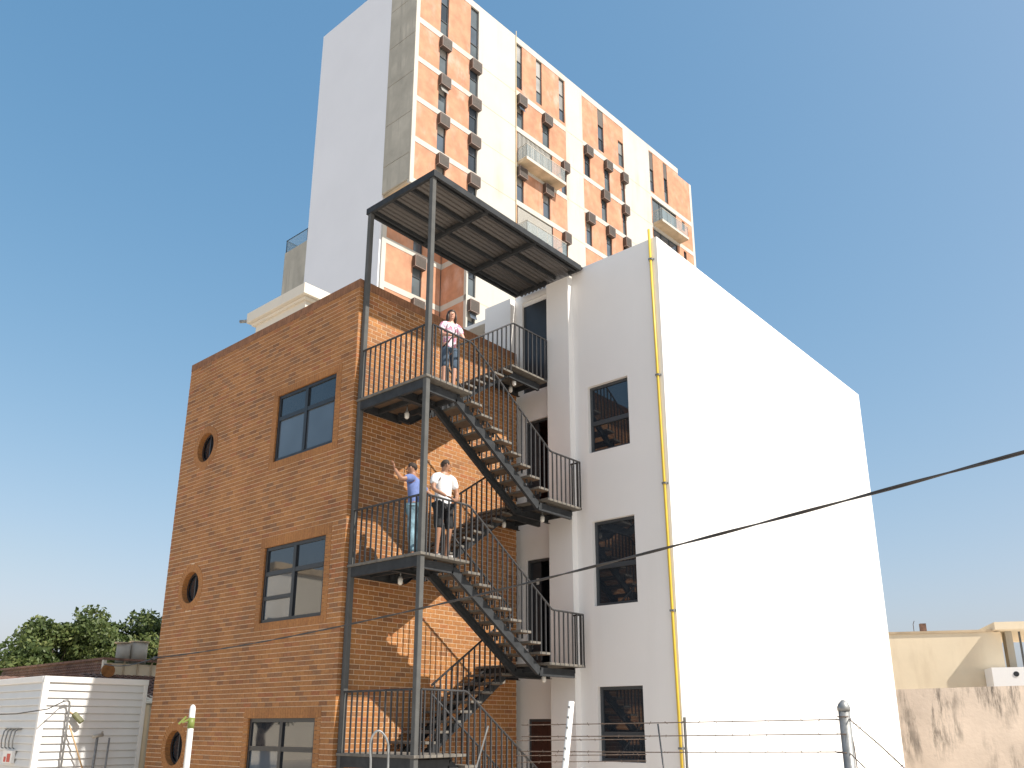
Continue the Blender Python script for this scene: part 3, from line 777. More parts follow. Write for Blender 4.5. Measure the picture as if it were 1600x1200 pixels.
# balconies
for u0, u1, z, style in ((8.95, 12.95, bt_(2)+.08, 'bar'), (8.95, 12.95, bt_(4), 'glass'), (24.9, 28.75, bt_(1)+.1, 'glass'), (24.9, 28.75, bt_(3), 'glass')):
    m = MB(); m.box((u0, -.85, z-.22), (u1, -.003, z), T=T); b_ = m.build('balcony', 'slab', tw)
    m = MB(); m.box((u0-.01, -.862, z-.2), (u1+.01, -.851, z+.01), T=T); m.build('slab_edge', 'tower_white', b_)
    r_ = MB()
    for c, d in (((u0+.03, -.82), (u1-.03, -.82)), ((u0+.03, -.82), (u0+.03, -.03)), ((u1-.03, -.82), (u1-.03, -.03))):
        r_.bar(T((*c, z+1.0)), T((*d, z+1.0)), .035, .035)
        n = max(2, round(math.hypot(d[0]-c[0], d[1]-c[1])/(.16 if style == 'bar' else 1.1)))
        for i in range(n+1):
            u = c[0]+(d[0]-c[0])*i/n; v = c[1]+(d[1]-c[1])*i/n; r_.bar(T((u, v, z)), T((u, v, z+1.0)), .018, .018)
    r_.build('balcony_rail', 'tower_white', b_)
    if True:
        g_ = MB(); g_.box((u0+.05, -.815, z+.08), (u1-.05, -.805, z+.95), T=T); g_.box((u0+.035, -.79, z+.08), (u0+.045, -.05, z+.95), T=T); g_.build('rail_glass', 'rail_glass', b_)

# ---------------------------------------------------------------- cream roof house behind the brick parapet
rh = root('rooftop_house', (3.2, 6, 9), 'cream rooftop block with a heavy cornice showing above the brick parapet', 'building')
m = MB(); m.box((2.0, 4.76, 9.25), (5, 6.95, 12.42)); m.build('wall', 'cream_pale', rh)
m = MB(); m.box((1.82, 4.58, 12.33), (5.2, 7.15, 12.62)); m.box((1.92, 4.68, 12.25), (5.1, 7.05, 12.329)); m.build('cornice', 'cream_pale', rh, bev=.01)
m = MB(); m.tube([(1.9, 7.12, 12.42), (1.75, 7.35, 12.42)], .045, 8); m.build('spout', 'galv', rh)

# ---------------------------------------------------------------- white siding hut on the left
hc = root('site_hut', (-.8, 10, GZ), 'white site hut clad in horizontal siding boards beside the brick block', 'hut')
HX0, HX1, HY0, HY1, HZ = -1.88, .24, 7.0, 13.5, 3.05
m = MB(); m.box((HX0+.02, HY0+.02, GZ), (HX1-.02, HY1, HZ-.08)); m.build('body', 'siding', hc)
m = MB(); m.box((HX0-.02, HY0-.03, HZ-.12), (HX1+.03, HY0+.05, HZ)); m.box((HX0-.03, HY0+.051, HZ-.12), (HX0+.05, HY1, HZ)); m.box((HX0+.051, HY0+.051, HZ-.06), (HX1, HY1, HZ-.01)); m.build('roof_edge', 'trim', hc, bev=.006)
m = MB(); m.box((HX0-.025, HY0-.025, GZ), (HX0+.09, HY0+.06, HZ-.121)); m.build('corner_trim', 'trim', hc)
m = MB(); m.box((HX1-.06, HY0-.022, GZ), (HX1+.02, HY0+.04, HZ-.121)); m.build('corner_trim', 'trim', hc)
nb = 19; bh = (HZ-.13-GZ)/nb
for i in range(nb):
    z0 = GZ+i*bh; z1 = z0+bh-.006
    q = MB(); q.prism([(0.0, z0), (-.034, z0+.004), (-.034, z0+.02), (-.004, z1-.006), (.0, z1-.006)], HX0+.092, HX1-.062, T=lambda p: (p[2], HY0+.015+p[0], p[1])); q.build('siding_board', 'siding', hc)
    q = MB(); q.prism([(0.0, z0), (-.034, z0+.004), (-.034, z0+.02), (-.004, z1-.006), (.0, z1-.006)], HY0+.062, HY1, T=lambda p: (HX0+.015+p[0], p[2], p[1])); q.build('siding_board', 'siding', hc)
m = MB(); m.box((.27, 7.03, GZ), (.37, 7.16, 2.52)); top(m.build('gate_pillar', 'cream'), 'slim cream pillar squeezed between the white hut and the brick block', 'pillar')
# things on the hut
m = MB(); m.tube([(-1.36, 6.90, GZ), (-1.37, 6.90, 2.45), (-1.385, 6.90, 2.55), (-1.43, 6.89, 2.58), (-1.52, 6.88, 2.56)], .022, 8)
sp = m.build('service_mast', 'galv'); top(sp, 'thin galvanised cable mast with a bent head in front of the hut', 'pole')
m = MB(); m.tube([(-1.52, 6.88, 2.55), (-1.9, 6.6, 2.40), (-2.6, 6.2, 2.30), (-4.2, 5.4, 2.24)], .011, 6); top(m.build('service_cable', 'cable'), 'thin black cable leaving the bent mast towards the left', 'cable')
lf = root('flood_light', (-1.2, 6.9, 2.2), 'small olive floodlight tilted on a bracket on the hut wall', 'lamp')
m = MB(); m.bar((-1.26, 6.93, 2.33), (-1.10, 6.85, 2.15), .11, .08, up=(0, -1, .3)); m.build('lamp_body', 'olive', lf, bev=.02)
m = MB(); m.bar((-1.36, 6.9, 2.36), (-1.24, 6.93, 2.30), .02, .02); m.build('bracket', 'wood', lf)
m = MB(); m.tube([(-1.33, 6.88, 2.10), (-.86, 6.82, 1.0)], .016, 6); top(m.build('broom_stick', 'wood'), 'pale wooden broom stick leaning on the hut', 'stick')
tp = root('stand_pipe', (-.78, 6.8, GZ), 'grey standpipe with a tap head in front of the hut', 'pipe')
m = MB(); m.tube([(-.80, 6.8, GZ), (-.77, 6.8, 1.86)], .028, 8); m.build('riser', 'galv', tp)
m = MB(); m.tube([(-.87, 6.8, 1.87), (-.66, 6.8, 1.91)], .035, 8); m.tube([(-.70, 6.8, 1.9), (-.68, 6.8, 1.98)], .02, 6); m.build('tap', 'tank', tp)
m = MB(); m.tube([(-.54, 6.8, GZ), (-.52, 6.8, 1.85)], .02, 8); top(m.build('thin_post', 'galv'), 'thin grey steel post right of the standpipe', 'post')
rk = root('hook_rack', (-1.95, 8.2, 1.8), 'row of bent steel hooks fixed on the shaded hut side', 'rack')
m = MB(); m.bar((-1.90, 7.80, 2.02), (-1.90, 8.62, 2.02), .03, .03); m.build('rack_bar', 'galv', rk)
for i in range(4):
    y = 7.88+.2*i; m = MB(); m.tube([(-1.91, y, 2.02), (-1.97, y-.02, 1.98), (-1.98, y+.02, 1.80), (-1.96, y+.04, 1.66), (-1.91, y+.08, 1.64)], .013, 6); m.build('hook', 'galv', rk)
sg = root('notice_box', (-1.93, 8.1, 1.5), 'small white box with red print below the hooks on the hut', 'box')
m = MB(); m.box((-1.96, 7.87, 1.36), (-1.90, 8.36, 1.60)); m.build('case', 'trim', sg)
m = MB(); m.box((-1.964, 7.95, 1.38), (-1.961, 8.12, 1.54)); m.box((-1.964, 8.17, 1.38), (-1.961, 8.28, 1.48)); m.build('red_print', 'red', sg)

# ---------------------------------------------------------------- tiled house, tanks and trees behind the hut
th = root('tiled_house', (3, 17, GZ), 'old tiled house with dark shingle sides behind the white hut', 'house')
m = MB(); m.box((2.34, 14.02, GZ), (9, 22, 3.85)); m.build('wall', 'cream', th)
m = MB(); m.box((2.25, 13.9, 3.93), (2.5, 22, 3.99)); m.box((2.5, 13.9, 3.93), (9, 14.1, 3.99)); m.build('parapet_cap', 'tile', th)
m = MB(); m.box((2.26, 13.93, GZ), (2.36, 14.01, 3.925)); m.build('corner_strip', 'cream_pale', th)
m = MB()
for i in range(14):
    z1 = 3.92-i*.085
    for j in range(58):
        y = 14.03+j*.136+(.068 if i % 2 else 0); m.add([(2.335, y, z1), (2.335, y+.125, z1), (2.275, y+.125, z1-.11), (2.275, y, z1-.11), (2.29, y, z1-.115), (2.29, y+.125, z1-.115)], [(0, 1, 2, 3), (3, 2, 5, 4)], tone=random.random())
m.build('shingles', 'tile', th, kind='stuff')
m = MB()
for i in range(16):      # lower lean-to roof of clay tiles in front of the cream wall
    for j in range(26):
        x = 1.7+j*.17; y = 13.95-i*.17; z = 3.46-i*.055
        m.tube([(x, y, z), (x, y-.2, z-.035)], .075, 6, cap=False)
m.build('clay_tiles', 'tile', th, kind='stuff')
m = MB(); m.box((1.75, 11.2, GZ), (5.8, 14.0, 2.7)); m.prism([(11.1, 2.66), (14.0, 3.40), (14.0, 2.7)], 1.7, 5.9, T=lambda p: (p[2], p[0], p[1])); m.build('lean_to', 'cream', th)
for k in range(4):
    m = MB(); m.box((2.9+.42*k, 13.96, 3.3), (2.93+.42*k, 14.015, 3.92)); m.build('wall_rib', 'slab', th)
m = MB(); n = 20
for k in range(n): pass
m.tube([(2.30, 13.62, 3.60), (2.30, 13.72, 3.62)], .17, 16); m.tube([(2.30, 13.60, 3.60), (2.30, 13.62, 3.60)], .19, 16); m.tube([(2.3, 13.7, 3.62), (2.4, 14.02, 3.62)], .02, 6)
top(m.build('rusty_disc', 'rust'), 'round rusty sheet metal disc on the cream wall by the tiled roof', 'disc')
for x, lab in ((3.02, 'left concrete water tank with a tilted flat lid on the tiled house'), (3.48, 'right concrete water tank hard against the brick block')):
    t = root('water_tank', (x, 14.4, 3.95), lab, 'tank', 'round concrete water tanks on the roof')
    r = .26 if x > 3.2 else .20
    m = MB(); m.tube([(x, 14.4, 3.9), (x, 14.4, 4.52 if r > .21 else 4.46)], r, 24); m.build('drum', 'tank', t)
    z = 4.54 if r > .21 else 4.48
    m = MB(); m.tube([(x-(.05 if r < .21 else 0), 14.4, z-.02), (x-(.05 if r < .21 else 0), 14.4, z+.015)], r+.03, 24); m.build('lid', 'slab', t)
lr = root('low_roof', (-1.5, 16, GZ), 'low weathered tile roof edge just above the white hut', 'house')
m = MB(); m.prism([(15.0, 3.14), (18, 3.46), (21, 3.14)], -8, 2.1, T=lambda p: (p[2], p[0], p[1])); m.box((-7.8, 15.3, GZ), (2.0, 20.7, 3.13)); m.build('wall', 'cream', lr)
m = MB()
for i in range(10):
    for j in range(40):
        x = -7.9+j*.25; y = 15.0+i*.3; z = 3.155+i*.032
        m.tube([(x, y-.02, z), (x, y+.32, z+.036)], .09, 6, cap=False)
m.build('clay_tiles', 'tile', lr, kind='stuff')

def tree(x, y, h, rw, lab, seed, n=9000, group='leafy trees behind the old roofs'):
    r = np.random.default_rng(seed)
    t = root('tree', (x, y, GZ), lab, 'tree', group)
    m = MB(); m.tube([(x, y, GZ), (x+.1, y, h*.3), (x-.05, y+.1, h*.55)], [.26, .20, .13], 10)
    cl = []
    for i in range(26):
        a = r.uniform(0, 6.283); e = r.uniform(-.35, 1.0); rad = r.uniform(.35, 1.0)
        c = np.array([x+math.cos(a)*rw*rad*math.sqrt(1-max(0, e)**2*.8), y+math.sin(a)*rw*rad*.9*math.sqrt(1-max(0, e)**2*.8), h*.62+e*h*.34])
        cl.append((c, r.uniform(.45, .95)*rw*.42))
        if i < 12: m.tube([(x, y, h*.35), tuple((np.array([x, y, h*.5])+c)/2+r.normal(0, .1, 3)), tuple(c)], [.10, .06, .02], 6)
    m.build('trunk', 'bark', t)
    V = []; F = []; TN = []
    for c, s in cl:
        k = int(n/26); d = r.normal(0, 1, (k, 3)); d /= np.linalg.norm(d, axis=1)[:, None]
        rad = s*r.uniform(.35, 1.22, k)**.7; P = c + d*rad[:, None]*np.array([1.1, 1.1, .75])
        base = r.uniform(.1, .75)
        for p in P:
            a = r.normal(0, 1, 3); a /= np.linalg.norm(a); b = np.cross(a, r.normal(0, 1, 3)); b /= np.linalg.norm(b)
            L_ = r.uniform(.08, .19); W_ = L_*.55
            q = len(V); V += [p-a*L_, p+b*W_, p+a*L_, p-b*W_]; F.append((q, q+1, q+2, q+3)); TN.append(float(np.clip(base+r.normal(0, .18), 0, 1)))
    me = bpy.data.meshes.new('crown'); off = OFF[t.name]
    me.from_pydata([(v[0]-off.x, v[1]-off.y, v[2]-off.z) for v in V], [], F); me.materials.append(MAT['leaf'])
    at = me.attributes.new('tone', 'FLOAT', 'FACE'); at.data.foreach_set('value', TN)
    o = bpy.data.objects.new('crown', me); COL.objects.link(o); o.parent = t
tree(8.9, 38, 6.3, 2.4, 'leftmost and lowest tree, at the left edge of the picture', 3)
tree(10.9, 40.5, 7.9, 2.7, 'rounded tree second from the left behind the roofs', 5)
tree(13.2, 40, 8.6, 2.5, 'tallest tree with a gap to its left, behind the water tanks', 8)
tree(15.9, 41, 8.9, 2.8, 'tree partly cut off by the brick block edge', 11)
tree(14.5, 43, 8.3, 2.6, 'darker tree filling the gap further back', 21)
tree(8.0, 36, 5.2, 1.6, 'pale low tree in front at the far left', 13, 6000)

# ---------------------------------------------------------------- right hand cream building and stained wall
DR = Vector((math.cos(R(-66)), math.sin(R(-66)), 0)); NR = Vector((DR.y, -DR.x, 0))
if NR.dot(CAMP-Vector((20, -4, 0))) < 0: NR = -NR
def frame_at(px, py, d):
    o = at_dist(px, py, d); o.z = 0
    return lambda p: o + DR*p[0] - NR*p[1] + Vector((0, 0, p[2]))
def wloc(F, px, py, dep=0):   # (u, z) on the wall plane
    o = F((0, dep, 0)); v = ray(px, py); t = (o-CAMP).dot(NR)/v.dot(NR); q = CAMP+v*t; return (q-o).dot(DR), q.z
FC = frame_at(1390, 1000, 34); FS = frame_at(1400, 1080, 28.5)
cb = root('cream_building', FC((3, 3, GZ)), 'flat roofed cream building at the right edge behind a stained wall', 'building')
u1, z1 = wloc(FC, 1562, 984); ul, zl_ = wloc(FC, 1390, 994); u2, _ = wloc(FC, 1600, 985)
m = MB(); m.box((-3, 0, GZ), (u1, 5, z1-.06), T=FC); m.build('wall', 'cream', cb)
m = MB(); m.box((-3, -.04, z1-.059), (u1-.2, .25, z1+.02), T=FC); m.build('parapet', 'slab', cb)
m = MB(); m.box((u1-.25, -.5, z1-.03), (u1+3, 5, z1+.22), T=FC); m.build('roof_slab', 'cream', cb)
ua, _ = wloc(FC, 1577, 1010); ub, zb_ = wloc(FC, 1593, 1040)
m = MB(); m.box((ua, .3, GZ), (ub, .8, z1-.031), T=FC); m.build('pillar', 'concrete', cb)
m = MB(); m.box((ub+.25, .5, GZ), (ub+.31, .56, z1-.031), T=FC); m.build('downpipe', 'steel_light', cb)
ua, za = wloc(FC, 1444, 980); m = MB(); m.box((ua-.08, .3, z1-.03), (ua+.12, .55, z1+.33), T=FC); m.build('flue', 'tile', cb)
ua, za = wloc(FC, 1430, 990); m = MB(); m.tube([FC((ua, .2, z1)), FC((ua, .2, z1+.3)), FC((ua+.05, .2, z1+.42))], .012, 5); m.build('rod', 'wire', cb)
ua, za = wloc(FC, 1549, 1043, -1.2); ub, zb_ = wloc(FC, 1600, 1070, -1.2)
wt = root('parapet_box', FC((ua+1, -1, GZ)), 'white rendered box with a round hole in front of the cream building', 'wall')
m = MB(); m.box((ua, -1.2, GZ), (ub+2, -.1, za), T=FC); m.build('wall', 'white', wt)
ua, za = wloc(FC, 1588, 1053, -1.2); m = MB(); n = 16
m.tube([FC((ua, -1.215, za)), FC((ua, -1.19, za))], .085, 16); m.build('hole', 'frame', wt)
sw = root('stained_wall', FS((3, 0, GZ)), 'tall plastered boundary wall streaked with black damp stains', 'wall')
u1, z1 = wloc(FS, 1600, 1069); u0, z0 = wloc(FS, 1400, 1079)
m = MB(); m.add([FS(p) for p in ((-4, 0, GZ), (u1+3, 0, GZ), (u1+3, 0, z1+.03), (-4, 0, z0-.06), (-4, .25, GZ), (u1+3, .25, GZ), (u1+3, .25, z1+.03), (-4, .25, z0-.06))], [(0, 1, 2, 3), (7, 6, 5, 4), (3, 2, 6, 7), (0, 3, 7, 4), (1, 5, 6, 2)]); m.build('wall_face', 'stained', sw)

# ---------------------------------------------------------------- building across the yard, mirrored in the brick block's panes
nb_ = root('yard_building', (-26, 38, GZ), 'plain cream building across the yard mirrored in the panes of the brick block', 'building')
m = MB(); m.box((-40, 33, GZ), (-19.5, 46, 11.2)); m.build('wall', 'cream_pale', nb_)
m = MB(); m.box((-40.2, 32.8, 11.201), (-19.3, 46.2, 11.6)); m.build('roof_edge', 'slab', nb_)
for k in range(4):
    m = MB(); m.box((-38+k*5, 32.93, 6.5), (-35.5+k*5, 32.999, 8.3)); m.build('window', 'glass', nb_)

tree(-11.5, 22, 4.6, 2.0, 'bushy tree in the yard mirrored in the lowest square window', 31, 5000, None)
tree(-15.5, 25, 5.0, 2.2, 'second bushy tree in the yard mirrored beside the first', 33, 5000, None)

# ---------------------------------------------------------------- overhead cable
A_ = at_dist(1600, 700, 6.0); B_ = Vector((-.10, 6.15, 3.45))
hd = Vector((B_.x-A_.x, B_.y-A_.y, 0)); Lh = hd.length; hd.normalize(); nn = Vector((-hd.y, hd.x, 0))
ss, zz = [], []
for px, py in ((1600, 700), (1340, 777), (1200, 817), (1050, 859), (920, 886), (805, 917), (650, 952), (545, 975), (400, 1003), (240, 1029)):
    v = ray(px, py); t = (A_-CAMP).dot(nn)/v.dot(nn); q = CAMP+v*t; ss.append((q-A_).dot(hd)); zz.append(q.z)
cf = np.polyfit(ss, zz, 2)
def cabz(s): return float(np.polyval(cf, s))
oc = root('overhead_cable', B_, 'twisted black overhead cable crossing in front of the stair and brick wall', 'cable')
pts = [A_*1.0 + hd*s + Vector((0, 0, cabz(s)-A_.z)) for s in np.linspace(-4, Lh, 160)]
for ph in (0, 1):
    m = MB(); q = [p + Vector((nn.x*math.cos(i*.55+ph*math.pi)*.0058, nn.y*math.cos(i*.55+ph*math.pi)*.0058, math.sin(i*.55+ph*math.pi)*.0062)) for i, p in enumerate(pts)]
    m.tube(q, .0078, 6); m.build('strand', 'cable', oc)
e = pts[-1]; m = MB(); m.tube([tuple(e), (.0, 6.19, e.z+.02)], .03, 8); m.build('insulator', 'steel_light', oc)
e2 = Vector((2.3, 13.93, 3.80)); m = MB(); m.tube([e.lerp(e2, t)-Vector((0, 0, .25*4*t*(1-t)*.4)) for t in np.linspace(0, 1, 20)], .013, 6); m.build('house_span', 'cable', oc)

# ---------------------------------------------------------------- barbed wire fence in front
fe = root('barbed_wire_fence', (-1.9, -7.8, GZ), 'barbed wire fence strung from a capped galvanised post', 'fence')
G = at_dist(1318, 1105, 8.0); Wt = at_dist(893, 1096, 8.0); Wb = at_dist(883, 1200, 7.95)
m = MB(); m.tube([(G.x+.0, G.y, GZ), (G.x, G.y, G.z-.02)], .047, 16); gp = m.build('post', 'galv', fe, label='thick galvanised tube post with a domed cap')
m = MB(); m.tube([(G.x, G.y, G.z-.03), (G.x, G.y, G.z+.0), (G.x, G.y, G.z+.03), (G.x, G.y, G.z+.06)], [.053, .053, .04, .012], 16); m.build('post_cap', 'galv', gp)
d = (Wb-Wt).normalized(); foot = Wt + d*((GZ-Wt.z)/d.z)
m = MB(); m.tube([foot, Wt], .027, 8); wp = m.build('post', 'pvc', fe, label='slim white leaning fence post')
m = MB()
for k in range(6): p = Wt+d*(.05+.09*k); m = MB(); m.box((p.x-.035, p.y-.01, p.z-.008), (p.x+.035, p.y+.01, p.z+.008)); m.build('wire_notch', 'galv', wp)
def barbed(pts, parent, r=.0045):
    m = MB(); P = [Vector(p) for p in pts]; m.tube(P, r, 5)
    for a, b in zip(P[:-1], P[1:]):
        n = max(1, int((b-a).length/.14))
        for i in range(n):
            p = a.lerp(b, (i+.5)/n); v = Vector((random.uniform(-1, 1), random.uniform(-1, 1), random.uniform(-1, 1))).normalized()*.017
            m.bar(p-v, p+v, .004, .004)
    m.build('barbed_wire', 'wire', parent)
for yg, yl in ((1124, 1133), (1147, 1151), (1175, 1174)):
    a = at_dist(1322, yg, 8.0); b = at_dist(1028, (yg+yl)/2+1.0, 8.0); c = at_dist(815, yl, 8.3); barbed([a, b, c], fe)
for y in (1156, 1180, 1190): barbed([at_dist(805, y+1, 8.6), at_dist(1010, y-1, 8.6)], fe, .004)
barbed([at_dist(1325, 1122, 8.0), at_dist(1372, 1162, 7.2), at_dist(1440, 1225, 6.4)], fe)
barbed([at_dist(1326, 1124, 8.0), at_dist(1335, 1168, 8.0), at_dist(1340, 1205, 8.0)], fe)
barbed([at_dist(1326, 1175, 8.0), at_dist(1352, 1200, 7.6), at_dist(1385, 1235, 7.0)], fe)
for zz_ in (1120, 1147, 1176):
    p = at_dist(1318, zz_, 8.0); m = MB(); m.tube([(p.x+.05*math.cos(a), p.y+.05*math.sin(a), p.z) for a in np.linspace(0, 6.1, 14)], .005, 5); m.build('tie_wire', 'wire', fe)
a = at_dist(1028, 1131, 7.8); b = at_dist(1037, 1200, 7.8); dd = (b-a).normalized(); m = MB(); m.tube([a, a+dd*((GZ-a.z)/dd.z)], .008, 6); top(m.build('iron_rod', 'frame'), 'thin black rod standing at the fence below the white wall', 'rod')
a = at_dist(763, 1134, 7.6); b = at_dist(744, 1200, 7.6); dd = (b-a).normalized(); m = MB(); m.bar(a, a+dd*((GZ-a.z)/dd.z), .035, .012); top(m.build('steel_picket', 'galv'), 'grey flat steel picket leaning in front of the lowest railing', 'post')
pl = root('white_pole', tuple(at_dist(299, 1106, 6.5)), 'white pole with green tape near its rounded top, before the brick wall', 'pole'); OFF[pl.name] = Vector(pl.location)
a = at_dist(301, 1108, 6.5); b = at_dist(291, 1200, 6.45); dd = (b-a).normalized(); fo_ = a+dd*((GZ-a.z)/dd.z)
m = MB(); m.tube([fo_, a, a-dd*.02, a-dd*.03], [.022, .020, .016, .005], 12); m.build('pole', 'pvc', pl)
m = MB(); m.tube([a+dd*.06, a+dd*.13], .0225, 12); m.bar(a+dd*.06, a+dd*.06+Vector((-.05, .03, -.03)), .03, .012); m.bar(a+dd*.05+Vector((-.03, .02, 0)), a+dd*.05+Vector((-.07, .04, -.05)), .03, .012); m.build('tape', 'greentape', pl)
hp = []
for px, py in ((584, 1215), (580, 1195), (578, 1172), (579, 1156), (585, 1144), (592, 1141), (599, 1146), (605, 1156), (608, 1170), (607, 1215)): hp.append(at_dist(px, py, 6.2))
hp[0].z = hp[-1].z = GZ
m = MB()
def smooth(P, it=2):
    for _ in range(it):
        Q = [P[0]]
        for a, b in zip(P[:-1], P[1:]): Q += [a.lerp(b, .25), a.lerp(b, .75)]
        P = Q+[P[-1]]
    return P
m.tube(smooth(hp), .0075, 8); top(m.build('tube_hoop', 'galv'), 'bent shiny metal tube hoop rising in front of the bottom landing', 'hoop')

# ---------------------------------------------------------------- people
def skin_mesh(verts, edges, radii, sub=2, rootv=0):
    me = bpy.data.meshes.new('tmp'); me.from_pydata(verts, edges, []); o = bpy.data.objects.new('tmp', me); COL.objects.link(o)
    sk = o.modifiers.new('s', 'SKIN'); sk.use_smooth_shade = True
    for i, r in enumerate(radii):
        d = me.skin_vertices[0].data[i]; d.radius = (r, r) if isinstance(r, (int, float)) else r; d.use_root = (i == rootv)
    ss_ = o.modifiers.new('u', 'SUBSURF'); ss_.levels = sub; ss_.render_levels = sub
    dg = bpy.context.evaluated_depsgraph_get(); ev = o.evaluated_get(dg); out = bpy.data.meshes.new_from_object(ev)
    bpy.data.objects.remove(o); bpy.data.meshes.remove(me); return out
def add_obj(name, me, m, parent, Tm):
    me.transform(Tm); me.materials.clear(); me.materials.append(MAT[m])
    for p in me.polygons: p.use_smooth = True
    o = bpy.data.objects.new(name, me); COL.objects.link(o); o.parent = parent; o.name = name; me.name = name; OFF[o.name] = OFF[parent.name]; return o
def ellip(bm, c, r, seg=10, rot=None):
    mt = Matrix.Translation(c) @ (rot.to_matrix().to_4x4() if rot else Matrix.Identity(4)) @ Matrix.Diagonal((*r, 1)); bmesh.ops.create_uvsphere(bm, u_segments=seg, v_segments=max(6, seg//2+2), radius=1, matrix=mt)
def person(loc, heading, h, lab, skin, J, head_dir, top_m, bottom_m, long_leg, hair_m, long_hair, slim=1.0, shoe='shoe'):
    """local frame: +y forward, +x to the figure's right, z up; J holds elbow and hand positions per side"""
    s = h/1.75; pr = root('person', loc, lab, 'person'); Tm = Matrix.Rotation(heading, 4, 'Z') @ Matrix.Scale(s, 4)
    off = Vector((0, 0, 0))
    sh = .185*slim; hip = .095
    lean = J.get('lean', 0.0)
    V = {'pel': (0, 0, .96), 'sp': (0, -.01+lean*.4, 1.14), 'ch': (0, lean*.8, 1.32), 'nb': (0, lean, 1.46), 'nk': (0, lean+.01, 1.53)}
    hdv = Vector(head_dir)
    V['h0'] = (hdv.x*.01, lean+.02+hdv.y*.01, 1.585); V['h1'] = (hdv.x*.02, lean+.03+hdv.y*.012, 1.655); V['h2'] = (0, lean+.02, 1.715)
    for sd, k in ((1, 'R'), (-1, 'L')):
        V['s'+k] = (sd*sh, lean*.95, 1.425); V['e'+k] = J['e'+k]; V['w'+k] = J['w'+k]
        V['hp'+k] = (sd*hip, 0, .90); V['k'+k] = (sd*(hip+.01)+J.get('kx'+k, 0), .02+J.get('ky'+k, 0), .50); V['a'+k] = (sd*(hip+.015)+J.get('ax'+k, 0), -.02+J.get('ay'+k, 0), .085)
        a = V['a'+k]; V['t'+k] = (a[0]+sd*.03, a[1]+.15, .035)
    names = list(V); idx = {n: i for i, n in enumerate(names)}
    E_ = [('pel', 'sp'), ('sp', 'ch'), ('ch', 'nb'), ('nb', 'nk'), ('nk', 'h0'), ('h0', 'h1'), ('h1', 'h2')]
    for k in 'RL': E_ += [('nb', 's'+k), ('s'+k, 'e'+k), ('e'+k, 'w'+k), ('pel', 'hp'+k), ('hp'+k, 'k'+k), ('k'+k, 'a'+k), ('a'+k, 't'+k)]
    Rr = {'pel': (.135*slim, .105), 'sp': (.125*slim, .095), 'ch': (.145*slim, .105), 'nb': (.085, .07), 'nk': .052, 'h0': .070, 'h1': (.082, .098), 'h2': (.062, .075)}
    for k in 'RL': Rr.update({'s'+k: .058, 'e'+k: .041, 'w'+k: .029, 'hp'+k: .088, 'k'+k: .055, 'a'+k: .036, 't'+k: .034})
    body = skin_mesh([V[n] for n in names], [(idx[a], idx[b]) for a, b in E_], [Rr[n] for n in names])
    bm = bmesh.new(); bm.from_mesh(body)
    hc_ = Vector(V['h1']); fd = Vector((hdv.x, hdv.y, 0)).normalized(); rt = Vector((fd.y, -fd.x, 0)); up = Vector((0, 0, 1))
    bmesh.ops.create_cone(bm, segments=6, radius1=.018, radius2=.006, depth=.05, cap_ends=True, matrix=Matrix.Translation(hc_+fd*.093-up*.022) @ fd.to_track_quat('Z', 'Y').to_matrix().to_4x4() @ Matrix.Diagonal((1, 1, .7, 1)))
    for q in (-1, 1): ellip(bm, hc_+rt*q*.082-up*.02, (.014, .02, .03))
    ellip(bm, hc_+fd*.080-up*.062, (.024, .012, .012)); ellip(bm, hc_+fd*.06-up*.09, (.03, .025, .022))
    for k, sd in (('R', 1), ('L', -1)):          # palm and five fingers
        w_ = Vector(V['w'+k]); e_ = Vector(V['e'+k]); dr = J.get('hd'+k); dr = Vector(dr).normalized() if dr else (w_-e_).normalized()
        sx = dr.cross(up); sx = sx.normalized() if sx.length > .1 else Vector((1, 0, 0)); nz = sx.cross(dr).normalized()
        q = Matrix((sx, dr, nz)).transposed()
        ellip(bm, w_+dr*.048, (.041, .058, .016), rot=q.to_quaternion())
        for fi, (o_, ln) in enumerate(((-.03, .065), (-.010, .078), (.010, .074), (.028, .055))):
            b0 = w_+dr*.085+sx*o_; t_ = MB(); t_.tube([b0, b0+dr*ln*.5-nz*.008, b0+dr*ln*.8-nz*.032], [.0095, .0085, .006], 6)
            vs = [bm.verts.new(v) for v in t_.v]; [bm.faces.new([vs[i] for i in f]) for f in t_.f]
        b0 = w_+dr*.03-sx*.035*sd; t_ = MB(); t_.tube([b0, b0-sx*.03*sd+dr*.025, b0-sx*.035*sd+dr*.055-nz*.01], [.012, .010, .007], 6)
        vs = [bm.verts.new(v) for v in t_.v]; [bm.faces.new([vs[i] for i in f]) for f in t_.f]
    bm.to_mesh(body); bm.free(); bo = add_obj('body', body, skin, pr, Tm)
    # eyes
    bm = bmesh.new()
    for q in (-1, 1): ellip(bm, hc_+fd*.078+rt*q*.030+up*.008, (.009, .007, .005))
    me = bpy.data.meshes.new('eyes'); bm.to_mesh(me); bm.free(); add_obj('eyes', me, 'eye', bo, Tm)
    # shirt
    def mid(a, b, t): return tuple(Vector(V[a]).lerp(Vector(V[b]), t))
    N = ['b', 'sp', 'ch', 'nb', 'sR', 'mR', 'sL', 'mL']; P = [(0, 0, .84), V['sp'], V['ch'], (0, lean, 1.455), V['sR'], mid('sR', 'eR', .68), V['sL'], mid('sL', 'eL', .68)]
    sm_ = skin_mesh(P, [(0, 1), (1, 2), (2, 3), (3, 4), (4, 5), (3, 6), (6, 7)], [(.172*slim, .138), (.156*slim, .120), (.168*slim, .122), (.075, .07), .080, .066, .080, .066])
    add_obj('shirt', sm_, top_m, pr, Tm)
